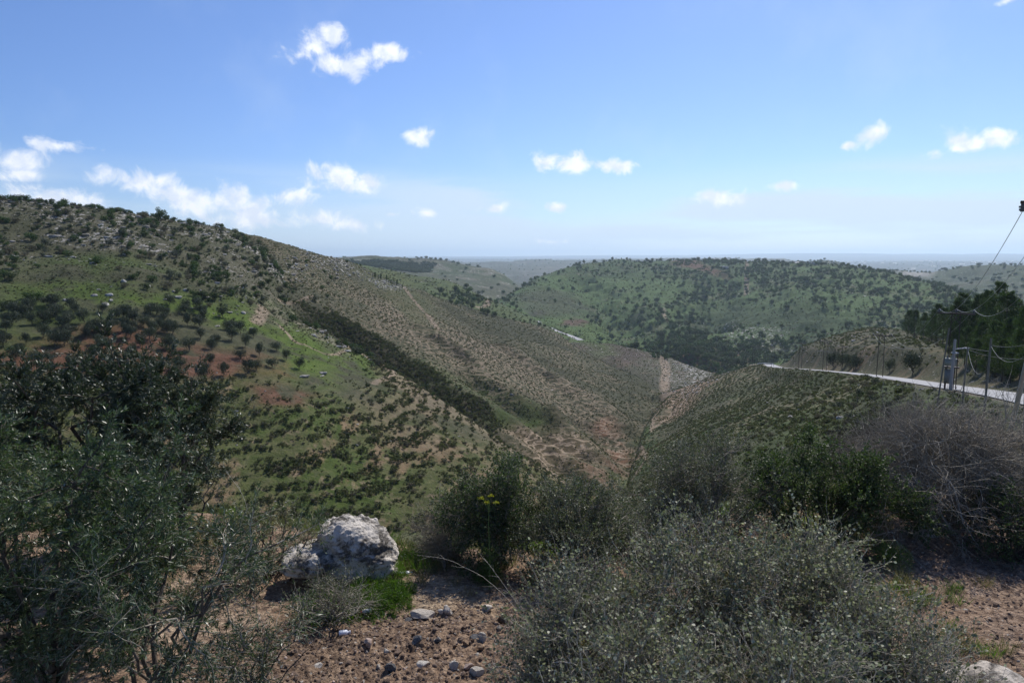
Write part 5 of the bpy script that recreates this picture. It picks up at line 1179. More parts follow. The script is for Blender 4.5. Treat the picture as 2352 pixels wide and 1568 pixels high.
# ------------------------------------------------------------------ power line
M_CONC = mat_plain('concrete', (.33,.30,.27), .9, scale=3, noise=.25); M_WOOD = mat_plain('weathered_wood', (.17,.145,.12), .85, scale=6, noise=.3)
M_INS = mat_plain('insulator', (.045,.038,.035), .3, 0, .6); M_WIRE = mat_plain('wire', (.30,.30,.31), .5, .3); M_WIRED = mat_plain('dark_wire', (.05,.05,.055), .6, 0)
M_TRF = mat_plain('transformer_paint', (.25,.245,.20), .6, 0); M_TRF2 = mat_plain('cabinet_paint', (.17,.17,.155), .6, 0)
def top_of(px, py, D): return unproj(px, py, D)
def hframe(pxb, D, ytop, width, label, gap=.9, arm=3.4, extra=False):
    """steel twin pole with a cross arm and three insulators; returns insulator tips"""
    b = at_px(pxb, D); a = math.atan2(b[0], b[1]); h = float(px_azt(pxb, ytop)[1])*D-b[2]
    t = thing('power_pole', label, 'power pole', b, None, -a)
    for s in (-1, 1):
        mesh_np('pole', *join([bar((s*gap/2*1.25, 0, -.3), (s*gap/2, 0, h), width, width*.7)]), M_DARKM, t)
    mesh_np('cross_arm', *join([box((0, .08, h-.12), (arm, .12, .14)), box((0, -.08, h-.12), (arm, .10, .14)), bar((-gap/2, 0, h-1.1), (gap/2, 0, h-.3), .04), bar((gap/2, 0, h-1.1), (-gap/2, 0, h-.3), .04)]), M_DARKM, t)
    tips = []
    for u in (-1, 0, 1):
        q = (u*arm*.46, 0, h-.05)
        mesh_np('insulator', *join([bar(q, (q[0], 0, h+.18), .05), bar((q[0], 0, h+.06), (q[0], 0, h+.14), .12, .06, 8), bar((q[0], 0, h+.18), (q[0], 0, h+.26), .12, .05, 8), bar((q[0], 0, h+.30), (q[0], 0, h+.36), .08, .05, 8)]), M_INS, t)
        tips.append(np.array([b[0]+q[0]*math.cos(a), b[1]-q[0]*math.sin(a), b[2]+h+.36]))
    return t, tips, h, b, a
p1, T1, h_1, b1, a1 = hframe(2186, 85, 717, .060, 'tall steel twin pole with cross arm and transformer beside the road', arm=3.3, gap=.75)
p2, T2, *_ = hframe(2021, 152, 769, .075, 'second nearest steel twin pole, standing clear in front of the bare bank')
p3, T3, *_ = hframe(1893.5, 236, 783, .075, 'distant twin pole in front of the knoll, third along the road')
p4, T4, *_ = hframe(1837, 280, 788, .075, 'distant twin pole near the foot of the knoll, fourth along the road')
p5, T5, *_ = hframe(1774, 382, 796, .075, 'very distant twin pole right of the guard rail')
p6, T6, *_ = hframe(1730, 392, 795, .075, 'very distant twin pole left of the guard rail, last of the line')
# transformer hung on the near pole (parts of it)
mesh_np('transformer', *join([box((-.15, -.45, h_1*.36), (1.05, .6, .62)), box((-.15, -.45, h_1*.36+.42), (1.12, .68, .07)), *[bar((x, -.45, h_1*.36+.4), (x, -.45, h_1*.36+.75), .07, .04, 8) for x in (-.5, -.15, .2)]]), M_TRF, p1)
mesh_np('cabinet', *join([box((-.32, -.35, h_1*.185), (.62, .4, 1.35)), box((-.32, -.35, h_1*.185+.70), (.70, .48, .06))]), M_TRF2, p1)
mesh_np('bracket', *join([box((-.1, -.2, h_1*.30), (1.5, .9, .08)), box((-.2, -.2, h_1*.10), (1.0, .6, .08)), bar((-.55, -.3, -.1), (-.55, -.3, h_1*.30), .05), bar((.25, -.3, -.1), (.25, -.3, h_1*.3), .05)]), M_DARKM, p1)
def single_pole(name, pxb, pyt_px, D, ytop, r0, r1, mat, label, rise=None, parts=None, Dt=None):
    b = at_px(pxb, D); top = unproj(pyt_px, ytop, Dt or D); t = thing(name, label, 'pole', b)
    mesh_np('shaft', *join([bar((0, 0, -.4), tuple(top-b), r0, r1, 10)]), mat, t); return t, top, b
cp, ctop, cb = single_pole('concrete_pole', 2186.5, 2194, 82, 779, .17, .12, M_CONC, 'thick pale concrete pole standing against the transformer pole')
mesh_np('bracket', *join([bar(tuple(ctop-cb+[0, 0, -1.0]), tuple(ctop-cb+[1.1, 0, -.9]), .05), box(tuple(ctop-cb+[1.2, 0, -.9]), (.5, .2, .12)), box(tuple(ctop-cb+[.1, 0, -1.4]), (.5, .5, .1))]), M_STEEL, cp)
w1_, wt1, wb1 = single_pole('wooden_pole', 2267, 2277, 46, 776, .075, .055, M_WOOD, 'slim grey wooden pole with loose hanging cables, right of the transformer')
w2_, wt2, wb2 = single_pole('wooden_pole', 2216, 2223, 60, 797, .06, .045, M_WOOD, 'thin dark pole between the transformer pole and the slim grey one')
w3_, wt3, wb3 = single_pole('wooden_pole', 2157, 2180, 62, 753, .065, .05, M_WOOD, 'thin leaning pole just left of the transformer pole')
w4_, wt4, wb4 = single_pole('metal_post', 2312, 2362, 24, 815, .07, .06, M_STEEL, 'thick grey post leaning to the right at the right edge', Dt=22)
b_ = at_px(2381, 29); big = thing('power_pole', 'tall pole at the right edge of which only a dark insulator shows', 'power pole', b_)
tp = unproj(2381, 440, 29); mesh_np('pole', *join([bar((0, 0, -.3), tuple(tp-b_), .16, .11, 10)]), M_WOOD, big)
q1 = unproj(2352, 466, 29)-b_; q2 = unproj(2351, 486, 29)-b_; tpb = tp-b_
mesh_np('cross_arm', *join([bar(tuple(q1+[-.1, 0, .02]), (tpb[0]+.5, tpb[1], q1[2]+.02), .06)]), M_DARKM, big)
mesh_np('insulator', *join([bar(tuple(q1), tuple(q2), .085, .10, 10), bar(tuple(q1+[0, 0, -.1]), tuple(q1+[0, 0, -.16]), .14, .14, 10), bar(tuple(q2+[0, 0, .1]), tuple(q2+[0, 0, .03]), .14, .14, 10)]), M_INS, big)
def wire(name, A, B, sag, r, mat, label, group=None, n=28):
    t_ = np.linspace(0, 1, n+1)[:, None]; P = A*(1-t_)+B*t_; P[:, 2] -= 4*sag*(t_*(1-t_))[:, 0]
    rr = np.full(n, r); V, Fq = tube_segs(P[:-1]-A, P[1:]-A, rr, rr, 4)
    o = mesh_np(name, V, Fq, mat); o.location = A.tolist(); return tag(o, label, 'wire', group)
for k in range(3):
    wire('power_line', T1[k], T2[k], 3.6, .012, M_WIRE, 'sagging bare wire between the transformer pole and the next twin pole', 'wires from the transformer pole leftwards')
    wire('power_line', T2[k], T3[k], 2.5, .020, M_WIRED, 'distant wire between the second and third twin poles', 'wires between second and third poles')
    wire('power_line', T4[k], T2[k]+np.array([0, 0, -.3]), 3.5, .020, M_WIRED, 'distant wire between the second and fourth twin poles', 'wires between second and fourth poles')
    wire('power_line', T3[k], T5[k], 3, .022, M_WIRED, 'faint far wire beyond the third twin pole', 'faint far wires right')
    wire('power_line', T4[k], T6[k], 3, .022, M_WIRED, 'faint far wire beyond the fourth twin pole', 'faint far wires left')
wire('power_line', T1[0], unproj(2350, 483, 29), 1.6, .012, M_WIRE, 'long wire rising steeply from the transformer pole to the dark insulator', None, 40)
wire('power_line', T1[1], unproj(2480, 400, 29), 1.8, .013, M_WIRE, 'middle wire leaving the transformer pole and running out at the right edge', None, 40)
wire('power_line', T1[2], unproj(2580, 360, 30), 2.4, .013, M_WIRE, 'rightmost wire leaving the transformer pole above the pines', None, 40)
wire('cable', wt2+[0, 0, -.05], wt1+[0, 0, -1.6], 1.05, .007, M_WIRE, 'thick pale cable looping low between the two thin poles')
wire('cable', wt2+[0, 0, -.05], wt1+[0, 0, -.75], .02, .012, M_WIRED, 'straight thin cable between the two thin poles above the loop')
wire('cable', wt1+[0, 0, -.4], unproj(2420, 740, 30), 1.15, .006, M_WIRE, 'pale cable sagging from the slim grey pole to the right edge')
wire('cable', wt1+[0, 0, -.4], unproj(2420, 770, 34), .25, .010, M_WIRED, 'dark cable running nearly level from the slim grey pole to the right')
wire('cable', wt2+[0, 0, -.15], unproj(2420, 820, 40), .35, .010, M_WIRED, 'lowest dark cable crossing behind the slim grey pole')

# tangled dry brambles in front of the road, curling canes
for k, (px, D, n, hh, lab) in enumerate([(2235, 44, 26, 2.6, 'arching dry bramble canes in front of the road between the thin poles'), (2195, 40, 22, 2.0, 'dry bramble canes below the transformer pole'), (2300, 33, 20, 1.7, 'dry bramble canes left of the leaning post')]):
    p = at_px(px, D); R_ = np.random.default_rng(800+k); th = R_.uniform(0, 6.28, n)
    P = np.stack([R_.normal(size=n)*1.1, R_.normal(size=n)*.6, np.full(n, -.1)], 1); d = unit(np.stack([np.cos(th)*.5, np.sin(th)*.5, np.full(n, 1.2)], 1))
    X, DD, RR = grow(P, d, R_.uniform(.9, 1.6, n)*hh, np.full(n, .020), 14, .14, (0, 0, -.11), R_)
    m = n*6; ii = R_.integers(0, n, m); jj = R_.integers(4, 14, m); X2, D2, R2 = grow(X[ii, jj], unit(DD[ii, jj]+rdir(m, R_)), R_.uniform(.2, .7, m), np.full(m, .008), 5, .2, (0, 0, 0), R_)
    t = thing('bramble', lab, 'bush', p); mesh_np('canes', *join([segs_of(X, RR, 4), segs_of(X2, R2, 3)]), M_TWIG, t)

# litter by the road and white stones
for k, (px, D, s) in enumerate([(2276, 47.5, .42), (2288, 45.5, .38), (2292, 44.8, .25)]):
    p = at_px(px, D); o = put_one('litter', rock_mesh('crumpled_bag', 820+k, 1, .6, .35, mat_plain('white_plastic', (.75,.75,.75), .5), 2, .4), p+[0, 0, .1], s*.8, k, 'crumpled white plastic bag on the grass behind the thicket', 'litter', 'crumpled bags on the roadside grass')

# buildings on the crest of the far hill, and the village on the plateau
M_WALL = mat_plain('render_wall', (.50,.47,.42), .9, scale=.3); M_ROOFP = mat_plain('pale_roof', (.72,.70,.66), .7, scale=.3); M_WIN = mat_plain('window_dark', (.05,.055,.06), .3, 0, .5)
def house(p, w_, d_, h_, rz, label, group=None, pitched=False, roof=M_ROOFP):
    t = thing('house', label, 'house', p, group, rz)
    mesh_np('wall', *box((0, 0, h_/2-.5), (w_, d_, h_+1)), M_WALL, t)
    if pitched:
        V = np.array([[-w_*.56, -d_*.58, h_], [w_*.56, -d_*.58, h_], [w_*.56, d_*.58, h_], [-w_*.56, d_*.58, h_], [-w_*.22, 0, h_+w_*.13], [w_*.22, 0, h_+w_*.13]])
        mesh_np('roof', V, np.array([[0, 1, 5, 4], [2, 3, 4, 5], [1, 2, 5, 5], [3, 0, 4, 4]])[:2], roof, t); r2 = t.children[-1].data
        o = t.children[-1]; bpy.data.objects.remove(o)
        import bmesh
        bm = bmesh.new(); vs = [bm.verts.new(v) for v in V]
        for f in ([0,1,5,4],[2,3,4,5],[1,2,5],[3,0,4],[3,2,1,0]): bm.faces.new([vs[i] for i in f])
        me = bpy.data.meshes.new('roof'); bm.to_mesh(me); bm.free(); me.materials.append(roof); ro = bpy.data.objects.new('roof', me); COL.objects.link(ro); ro.parent = t
    else: mesh_np('roof', *box((0, 0, h_+.65), (w_*1.04, d_*1.04, .3)), roof, t)
    for u in (-.3, .3): mesh_np('window', *box((w_*u, -d_/2-.02, h_*.55), (w_*.12, .06, h_*.3)), M_WIN, t)
    return t
p = hit(1836, 609, 900); house(p+[0, 0, .5], 16, 12, 4.0, -.4, 'low house with a bright pale hipped roof on the crest of the far green hill', None, True)
for k, (px, py, w_, h_) in enumerate([(1700,594,14,5),(1640,593,16,5),(1620,593,12,4),(1755,597,13,5),(1870,606,10,3.5),(1663,615,18,4)]):
    house(hit(px, py+1.5, 900), w_, 9, h_, k, ['grey flat roofed house among trees, right of the middle of the hill crest', 'long flat roofed house on the crest of the far hill', 'small flat roofed house next to the long one on the crest', 'flat roofed house on the crest, between the track and the pale roof', 'small shed just right of the house with the pale hipped roof', 'wide low building on the far hill below the crest houses'][k])
vm = lw('plateau')*(DG > 7000)*(DG < 14000)
V1 = scatter(vm*(AZG > math.radians(17))*1.0+vm*.08, 120, 761, 15)
hm = bpy.data.objects.new('tmp', None); bpy.data.objects.remove(hm)
hv_, hf_ = join([box((0, 0, 2.5), (1, 1, 6)), box((0, 0, 5.9), (1.06, 1.06, .5)), box((-.3, -.52, 3), (.15, .05, 2)), box((.3, -.52, 3), (.15, .05, 2))]); hme = mesh_np('village_house', hv_, hf_, mat_plain('village_wall', (.62,.60,.56), .9, scale=.5), link=False).data
for q in V1: put_one('village_house', hme, q, (G.uniform(20, 50), G.uniform(14, 30), G.uniform(1.2, 2.6)), G.uniform(0, 3), *(lambda zz: ('tiny pale village house '+zz, 'house', 'village houses '+zz))('on the plateau right of the lattice mast' if px_of(q) > 1991 else 'on the plateau left of the far green hill' if px_of(q) < 1450 else 'on the plateau behind the far hill'))
p = hit(1991, 606, 2000); mt = thing('lattice_mast', 'thin lattice mast rising behind the far hill against the haze', 'mast', p)
mesh_np('mast', *join([bar((0, 0, 0), (0, 0, 34), 1.2, .3, 4), *[bar((-2, 0, z), (2, 0, z), .3) for z in (24, 28, 32)]]), M_DARKM, mt)

# ------------------------------------------------------------------ small things on the bank
STM = [mat_rock('field_stone', (.70,.64,.55), (.36,.32,.26), 6, .28, .48), mat_rock('grey_stone', (.22,.22,.22), (.08,.08,.08), 8), mat_rock('yellow_stone', (.52,.38,.26), (.25,.16,.10), 8), mat_rock('brown_stone', (.20,.14,.09), (.07,.05,.035), 8), mat_rock('pinkish_stone', (.72,.56,.46), (.45,.31,.25), 7, .28, .48)]
def ground_at(px, py, dmin=3.0):
    a, t_ = px_azt(px, py); a = float(a); t_ = float(t_); d = dmin
    while d < 30:
        x, y = d*math.sin(a), d*math.cos(a); z = hn(x, y)
        if z >= t_*d: return np.array([x, y, z])
        d += .02
    return at_px(px, 10)
stones = [  # px, py, width in px, flatness, material, label
 (973,1412,52,.32,0,'long flat pale slab, the largest stone at the near edge of the path'),
 (1029,1401,26,.75,0,'rough blocky pale stone just right of the long slab'),
 (1118,1399,24,.95,0,'upright pale stone in the shade left of the silver shrub'),
 (1158,1419,28,.8,3,'round dark brown stone against the silver shrub'),
 (1107,1465,20,1.3,0,'tall white stone leaning at the shrub edge'),
 (957,1470,26,.7,1,'dark grey stone in the middle of the tilled soil'),
 (1071,1478,19,.7,2,'yellowish stone next to the pale ones near the shrub'),
 (845,1479,24,.9,4,'pointed pinkish white stone, right of the white bottle'),
 (895,1535,27,.8,1,'dark grey knobbly stone near the bottom edge'),
 (973,1526,30,.45,0,'flat pale stone near the bottom edge, under a twig'),
 (1044,1527,22,.9,0,'pale angular stone left of the pink one'),
 (1076,1529,24,.6,4,'flat pink stone near the bottom edge'),
 (1095,1541,30,.65,0,'pale pitted stone lowest at the shrub edge'),
 (729,1528,20,.5,0,'pale flat stone at the bottom left of the soil'),
 (937,1422,20,.6,1,'small grey stone at the left end of the long slab'),
 (969,1481,14,.8,2,'small yellowish stone beside the dark grey one'),
 (1012,1404,13,.8,0,'small pale stone between the slab and the blocky stone'),
 (1146,1441,11,1.2,0,'small upright chip of stone by the silver shrub'),
 (886,1494,12,1.0,0,'small white pointed stone below the pinkish one'),
 (769,1447,9,1.0,2,'tiny rounded stone above the white bottle'),
 (811,1388,9,.5,0,'small flat stone beside the bottle with the red cap'),
 (1006,1470,14,.8,1,'small grey stone left of the pale group'),
 (870,1531,12,1.1,0,'small pale splinter beside the knobbly grey stone'),
 (2133,1226,42,.35,0,'flat pale stone half sunk in the shade on the right path'),
 (2304,1172,20,.9,4,'pale lilac stone on the shaded path at the right'),
 (1095,1503,14,.6,0,'small pale stone above the pink flat one'),
 (1106,1487,16,.6,2,'small tan stone under the tall white one'),
 (1090,1463,22,.6,1,'flat grey stone left of the tall white one')]
for k, (px, py, w_, fl, mi, lab) in enumerate(stones):
    p = ground_at(px, py+w_*fl*.25); D = math.hypot(p[0], p[1]); s = w_*.5*math.sqrt(D*D+p[2]**2)/F*1.05
    me = rock_mesh('stone', 900+k, 1, .8, fl, STM[mi], 4, .16, .6)
    o = put_one('stone', me, p+[0, 0, s*fl*.35], s, 0, lab, 'stone', None, rot=(G.normal()*.1, G.normal()*.1, G.uniform(-.4, .4)))
# gravel and clods on the tilled strip
grm = np.zeros_like(DG)
def near_scatter(n, seed, poly, dmin=3):
    P = np.array([ground_at(px, py)[:2] for px, py in poly]); r = np.random.default_rng(seed); lo = P.min(0); hi = P.max(0)
    x = r.uniform(lo[0], hi[0], n*3); y = r.uniform(lo[1], hi[1], n*3); m = in_poly(x+r.normal(size=n*3)*.08, y+r.normal(size=n*3)*.08, P); x = x[m][:n]; y = y[m][:n]
    return np.array([[a, b, hn(a, b)] for a, b in zip(x, y)])
st_objs = [o for o in COL.objects if o.name.startswith('stone')]
soil_poly = [(560,1440),(700,1425),(830,1405),(1100,1390),(1240,1420),(1420,1600),(300,1640),(420,1500)]
soil_r = [(2080,1200),(2200,1165),(2352,1150),(2420,1250),(2420,1560),(2230,1560),(2120,1350)]
mcl = mat_rock('clod', (.28,.205,.155), (.17,.115,.083), 9); CLO = [rock_mesh('clod', 930+k, 1, .85, .7, mcl, 2, .3) for k in range(3)]
cl_src = [put_one('clod', CLO[k], ground_at(*xy), .05, k, lab, 'clod', None) for k, (xy, lab) in enumerate([((915,1500), 'large brown clod of earth above the knobbly grey stone'), ((800,1525), 'brown clod of earth between the flat stone and the knobbly one'), ((1000,1445), 'brown clod of earth below the long slab')])]
P_ = np.concatenate([near_scatter(5200, 1, soil_poly), near_scatter(3600, 2, soil_r)]); s_ = .005+.036*G.uniform(0, 1, len(P_))**3
stuff('soil_clods', P_, np.stack([s_, s_, s_*.8], 1), cl_src, 21, 'loose brown clods covering the tilled soil of the bank', tilt=.5, cat='clods')
P_ = np.concatenate([near_scatter(1500, 3, soil_poly), near_scatter(700, 4, soil_r), near_scatter(260, 5, [(400,1340),(640,1310),(650,1430),(450,1460)]), near_scatter(160, 6, [(880,1310),(1000,1285),(1090,1320),(1090,1390),(860,1390)])]); s_ = .005+.028*G.uniform(0, 1, len(P_))**3
stuff('gravel', P_, np.stack([s_, s_*.8, s_*.8], 1), [st_objs[0], st_objs[1], st_objs[7], st_objs[6]], 22, 'small pale stones strewn over the bank soil', tilt=.4)

# green weeds around the boulder
def weed_mesh(seed, n, h, kind=0):
    R_ = np.random.default_rng(seed); P = R_.normal(size=(n, 3))*np.array([.07, .07, 0]); th = R_.uniform(0, 6.28, n)
    if kind == 0:   # broad rosettes
        d = unit(np.stack([np.cos(th), np.sin(th), R_.uniform(.3, 1.4, n)], 1)); L = R_.uniform(.5, 1.1, n)*h; N = unit(np.array([[0, 0, 1.]])+rdir(n, R_)*.5)
        return leaf_mesh(P+d*L[:, None]*.15, d, N, L, L*.32, .1)
    nst = 10; th = R_.uniform(0, 6.28, nst); d = unit(np.stack([np.cos(th)*.4, np.sin(th)*.4, np.full(nst, 1)], 1)); X, DD, RR = grow(R_.normal(size=(nst, 3))*[.03, .03, 0], d, R_.uniform(.6, 1.2, nst)*h, np.full(nst, .002), 6, .12, (0, 0, 0), R_)
    i = R_.integers(0, nst, n*3); j = R_.integers(1, 7, n*3); dl = unit(DD[i, j]+rdir(n*3, R_)*1.2); L = R_.uniform(.3, .6, n*3)*h*.4
    a = leaf_mesh(X[i, j], dl, rdir(n*3, R_), L, L*(.12 if kind == 2 else .35)); return join([a, segs_of(X, RR, 3)])
WM = [weed_mesh(950, 40, .11), weed_mesh(951, 46, .09), weed_mesh(952, 40, .20, 1), weed_mesh(953, 60, .24, 2), weed_mesh(954, 40, .16, 1)]
WM = [mesh_np('weed', *wv, M_WEED, link=False).data for wv in WM]
wsrc = [put_one('weed', WM[k], ground_at(*xy), 1.2, k, lab, 'weed', None) for k, (xy, lab) in enumerate([((905,1300), 'bright green leafy weed right of the boulder foot'), ((735,1395), 'low green weed at the lower left of the weed patch'), ((960,1290), 'upright green weed at the crest of the pale bank'), ((893,1262), 'feathery green weed at the right foot of the boulder'), ((905,1385), 'upright green weed at the lower right of the weed patch')])]
P_ = np.concatenate([near_scatter(1300, 7, [(690,1395),(740,1345),(860,1300),(880,1275),(925,1283),(935,1300),(900,1345),(960,1345),(930,1395),(860,1412),(780,1425),(720,1425)]), near_scatter(200, 8, [(900,1280),(1010,1265),(1010,1290),(950,1300),(900,1310)]), near_scatter(70, 9, [(700,1440),(860,1400),(960,1380),(960,1410),(760,1450)]), near_scatter(25, 10, [(2080,1200),(2300,1130),(2352,1180),(2200,1240)])])
s_ = .25+.75*G.uniform(0, 1, len(P_))**1.8; stuff('weed_patch', P_, np.stack([s_]*3, 1), wsrc, 23, 'patch of bright green weeds around the right foot of the boulder', sink=.02, tilt=.15)
# dry straw and small tufts over the lip of the bank
dry = mat_leaf('dry_grass', [(0, (.13,.11,.05)), (.6, (.20,.17,.09)), (1, (.30,.26,.16))], .8, .1, .3)
GM = []
for k in range(3):
    R_ = np.random.default_rng(970+k); n = 60; th = R_.uniform(0, 6.28, n); d = unit(np.stack([np.cos(th)*.5, np.sin(th)*.5, R_.uniform(.5, 1.6, n)], 1)); L = R_.uniform(.10, .26, n)
    GM.append(mesh_np('grass_tuft', *leaf_mesh(R_.normal(size=(n, 3))*[.05, .05, 0], d, perp(d, R_), L, np.full(n, .005)), dry if k == 0 else M_WEED if k == 1 else M_GREEN2, link=False).data)
gsrc = [put_one('grass_tuft', GM[k], ground_at(*xy), 1.1, k, lab, 'grass', None) for k, (xy, lab) in enumerate([((1010,1300), 'dry straw tuft on the lip of the bank left of the tall green bush'), ((985,1275), 'green grass tuft at the edge of the bank, right of the boulder'), ((1095,1330), 'grey green tuft in the shade of the tall green bush')])]
P_ = scatter(lw('near')*sstep(DG, 8.5, 10)*(DG < 24)*(1-EXTRA['bank_soil'])*(1-.97*EXTRA['bank_soil_r'])*sstep(n3, -.4, .2), 3200, 24); P_[:, 2] = [hn(a, b) for a, b in P_[:, :2]]
s_ = G.uniform(.7, 1.7, len(P_)); stuff('rough_grass', P_, np.stack([s_]*3, 1), gsrc, 25, 'rough grass and low weeds along the lip of the bank', sink=.01)

# the flowering fennel stalk
p = at_px(1122, 9.3); z = hn(p[0], p[1]); fs = thing('fennel_plant', 'tall green stalk with yellow flower heads before the tall green bush', 'plant', (p[0], p[1], z))
R_ = np.random.default_rng(31); M_STEM = mat_plain('green_stem', (.09,.15,.04), .5); M_YEL = mat_leaf('yellow_flower', [(0, (.30,.28,.02)), (1, (.55,.52,.05))], .6, .2, .3)
ht = 1.32; X = np.array([[[0, 0, -.05], [.01, 0, ht*.35], [-.01, 0, ht*.7], [.0, 0, ht]]]); tips = [(-.10, .02, ht+.02), (.02, 0, ht+.06), (-.03, .03, ht-.05), (.10, 0, ht-.04)]
mesh_np('stem', *join([segs_of(X, np.array([[.012, .010, .007, .004]]), 6)]+[bar((0, 0, ht*.86), q, .004, .003, 4) for q in tips]), M_STEM, fs)
nF = 900; j = R_.uniform(.05, .85, nF); P = np.stack([R_.normal(size=nF)*.11*(1-j*.5), R_.normal(size=nF)*.11*(1-j*.5), j*ht*.55], 1); mesh_np('foliage', *leaf_mesh(P, rdir(nF, R_), rdir(nF, R_), np.full(nF, .035), np.full(nF, .005)), M_WEED, fs)
for q in tips:
    P = np.array(q)+R_.normal(size=(70, 3))*[.019, .019, .008]; o = mesh_np('flower_head', *leaf_mesh(P-np.array(q), rdir(70, R_), rdir(70, R_), np.full(70, .014), np.full(70, .012)), M_YEL, fs); o.location = q
for i_, (px, D, s, lab) in enumerate([(1118, 9.6, .24, 'feathery green fennel leaves at the foot of the flowering stalk'), (890, 9.9, .20, 'feathery green fennel clump at the right side of the boulder'), (2080, 11.6, .30, 'feathery green fennel clump at the right end of the glossy bush'), (1500, 10.4, .22, 'feathery green fennel clump left of the wide twiggy bush')]):
    p = at_px(px, D); nF = 2200; u = rdir(nF, R_)*(R_.uniform(0, 1, nF)**.4)[:, None]; u[:, 2] = np.abs(u[:, 2])*1.2; dd = unit(u+rdir(nF, R_)*.5)
    tag(mesh_np('fennel_clump', *leaf_mesh(u*s, dd, rdir(nF, R_), np.full(nF, .05), np.full(nF, .004)), M_WEED), lab, 'plant').location = (p[0], p[1], hn(p[0], p[1]))

# bottles and a hose
def lathe(prof, n=20):
    V = []; 
    for r, z_ in prof:
        for k in range(n): a = 2*math.pi*k/n; V.append((r*math.cos(a), r*math.sin(a), z_))
    Fq = [[i*n+k, i*n+(k+1) % n, (i+1)*n+(k+1) % n, (i+1)*n+k] for i in range(len(prof)-1) for k in range(n)]
    return np.array(V), np.array(Fq)
def lying(name, prof, mat, px, py, rz, label, cat, crush=0.0, seed=0):
    V, Fq = lathe(prof); L = prof[-1][1]; V = V-[0, 0, L/2]; V = np.stack([V[:, 2], V[:, 1], V[:, 0]], 1)
    R0 = max(r for r, _ in prof)
    if crush: V = V*[1, 1.15, 1-crush]+np.stack([V[:, 0]*0, V[:, 0]*0, fbm(V[:, 0]*1.0+3, V[:, 1], .05, 2, seed)*.012], 1)
    p = ground_at(px, py); t = thing(name, label, cat, p+[0, 0, R0*(1-crush)*.9], None, rz); mesh_np('body', V, Fq, mat, t, smooth=True); return t, L
M_WHITE = mat_plain('white_bottle_plastic', (.85,.86,.9), .35, noise=.04); M_CLEAR = mat_plain('clear_plastic', (.62,.64,.66), .18, 0, .6, .1, 30); M_REDC = mat_plain('red_cap', (.5,.04,.04), .4)
t, L = lying('bottle', [(0, 0), (.033, .002), (.036, .01), (.036, .085), (.030, .10), (.018, .112), (.018, .118)], M_WHITE, 790, 1459, .25, 'small opaque white bottle lying on the tilled soil', 'bottle')
mesh_np('cap', *(lambda v, f: (np.stack([v[:, 2], v[:, 1], v[:, 0]], 1), f))(*lathe([(0, L/2), (.021, L/2), (.021, L/2+.02), (0, L/2+.022)])), M_WHITE, t)
ribs = [(0, 0), (.030, .003)]
for k in range(9): ribs += [(.041, .012+k*.019), (.037, .020+k*.019)]
ribs += [(.040, .185), (.028, .215), (.014, .235), (.013, .245)]
t, L = lying('bottle', ribs, M_CLEAR, 926, 1318, .12, 'crushed clear plastic bottle on the pale bank beside the weeds', 'bottle', .45, 4)
mesh_np('cap', *(lambda v, f: (np.stack([v[:, 2], v[:, 1], v[:, 0]*.8], 1), f))(*lathe([(0, L/2), (.016, L/2), (.016, L/2+.015), (0, L/2+.016)])), M_WHITE, t)
t, L = lying('bottle', [(0, 0), (.026, .003), (.028, .02), (.026, .05), (.028, .08), (.022, .10), (.012, .115), (.012, .12)], M_CLEAR, 842, 1407, 3.4, 'small clear bottle with a red cap at the lower edge of the weeds', 'bottle')
mesh_np('cap', *(lambda v, f: (np.stack([v[:, 2], v[:, 1], v[:, 0]], 1), f))(*lathe([(0, L/2-.002), (.016, L/2-.002), (.016, L/2+.018), (0, L/2+.018)])), M_REDC, t)
A_ = ground_at(2268, 1130); B_ = ground_at(2322, 1146); tt = np.linspace(0, 1, 12)[:, None]; PP = A_*(1-tt)+B_*tt; PP[:, 2] = [hn(a, b)+.05 for a, b in PP[:, :2]]
V, Fq = tube_segs(PP[:-1]-A_, PP[1:]-A_, np.full(11, .035), np.full(11, .035), 8); o = mesh_np('green_hose', V, Fq, mat_plain('green_rubber', (.02,.13,.06), .4), smooth=True); o.location = A_.tolist(); tag(o, 'short length of green hose in the shade under the dead thicket', 'hose')
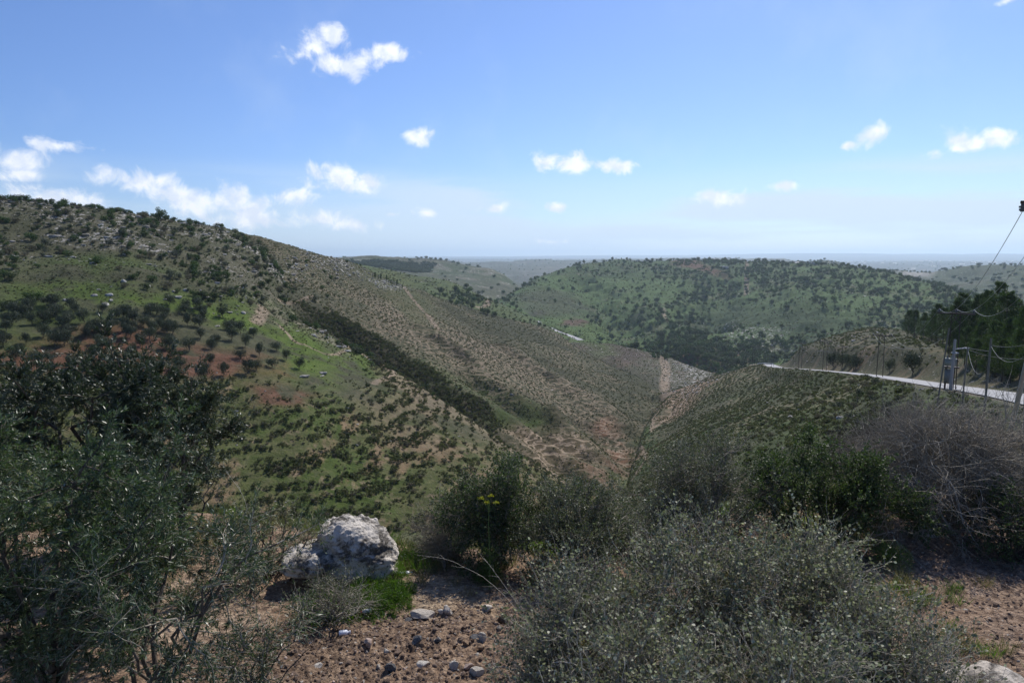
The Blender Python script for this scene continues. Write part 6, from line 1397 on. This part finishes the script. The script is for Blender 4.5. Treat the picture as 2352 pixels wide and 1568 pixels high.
# long dry canes crossing the view, and a thin bare sapling
def cane(px, D, L, lean, seed, r, lab, name='dry_stalk', mat=M_TWIGW, nb=5, arch=-.05):
    p = at_px(px, D); R_ = np.random.default_rng(seed); X, DD, RR = grow(np.zeros((1, 3)), unit(np.array([lean])), np.array([L]), np.array([r]), 18, .07, (0, 0, arch), R_)
    i = np.zeros(nb, int); j = R_.integers(6, 18, nb); X2, D2, R2 = grow(X[i, j], unit(DD[i, j]+rdir(nb, R_)*.7), R_.uniform(.1, .35, nb)*L*.5, np.full(nb, r*.5), 6, .15, (0, 0, 0), R_)
    o = mesh_np(name, *join([segs_of(X, RR, 5), segs_of(X2, R2, 4)]), mat); o.location = (p[0], p[1], hn(p[0], p[1])-.03); return tag(o, lab, 'stalk')
cane(1205, 8.3, 1.7, (-.75, .25, .9), 1, .0035, 'long thin dry stalk arching left from the silver shrub to the tall green bush')
cane(1255, 7.4, 1.3, (-.35, .1, 1), 2, .004, 'pale dry stalk rising at the left end of the silver shrubs', arch=-.02)
cane(1180, 7.2, 1.2, (.2, .1, 1), 3, .006, 'pale dry stalk beside the round dark brown stone', arch=-.03)
cane(1912, 46, 7.0, (.02, .05, 1), 4, .045, 'thin bare sapling standing on the spur below the road', 'sapling', M_TWIGD, 14, 0)
cane(560, 10.6, 1.7, (.05, 0, 1), 5, .006, 'thin upright dry shoot above the grey green bush by the olives', arch=0)
cane(1000, 10.8, 1.3, (-.05, 0, 1), 6, .006, 'thin dry stalk behind the crest of the pale bank', arch=0)

# ------------------------------------------------------------------ the air
me = bpy.data.meshes.new('haze'); zt, zb = 230.0, float(min(ZG.min(), -130))-1.0
x0, x1, y0, y1 = -31000, 31000, -300, 31000
hv2 = np.array([[x, y, z] for x in (x0, x1) for y in (y0, y1) for z in (zb, zt)], float)
hz = mesh_np('haze', hv2, np.array([[0,1,3,2],[4,6,7,5],[0,4,5,1],[2,3,7,6],[0,2,6,4],[1,5,7,3]])); hz['kind'] = 'stuff'; hz['label'] = 'pale blue haze filling the valley air'
m = bpy.data.materials.new('air'); m.use_nodes = True; nt = m.node_tree; nt.nodes.clear()
vp = nt.nodes.new('ShaderNodeVolumePrincipled'); vp.inputs['Color'].default_value = (.70,.86,1,1); vp.inputs['Density'].default_value = 0.75e-4; vp.inputs['Anisotropy'].default_value = .45
om = nt.nodes.new('ShaderNodeOutputMaterial'); nt.links.new(vp.outputs[0], om.inputs['Volume']); hz.data.materials.append(m)
sc.cycles.volume_bounces = 1; sc.cycles.max_bounces = 5; sc.cycles.diffuse_bounces = 2; sc.cycles.transparent_max_bounces = 8
print('objects', len(sc.objects))
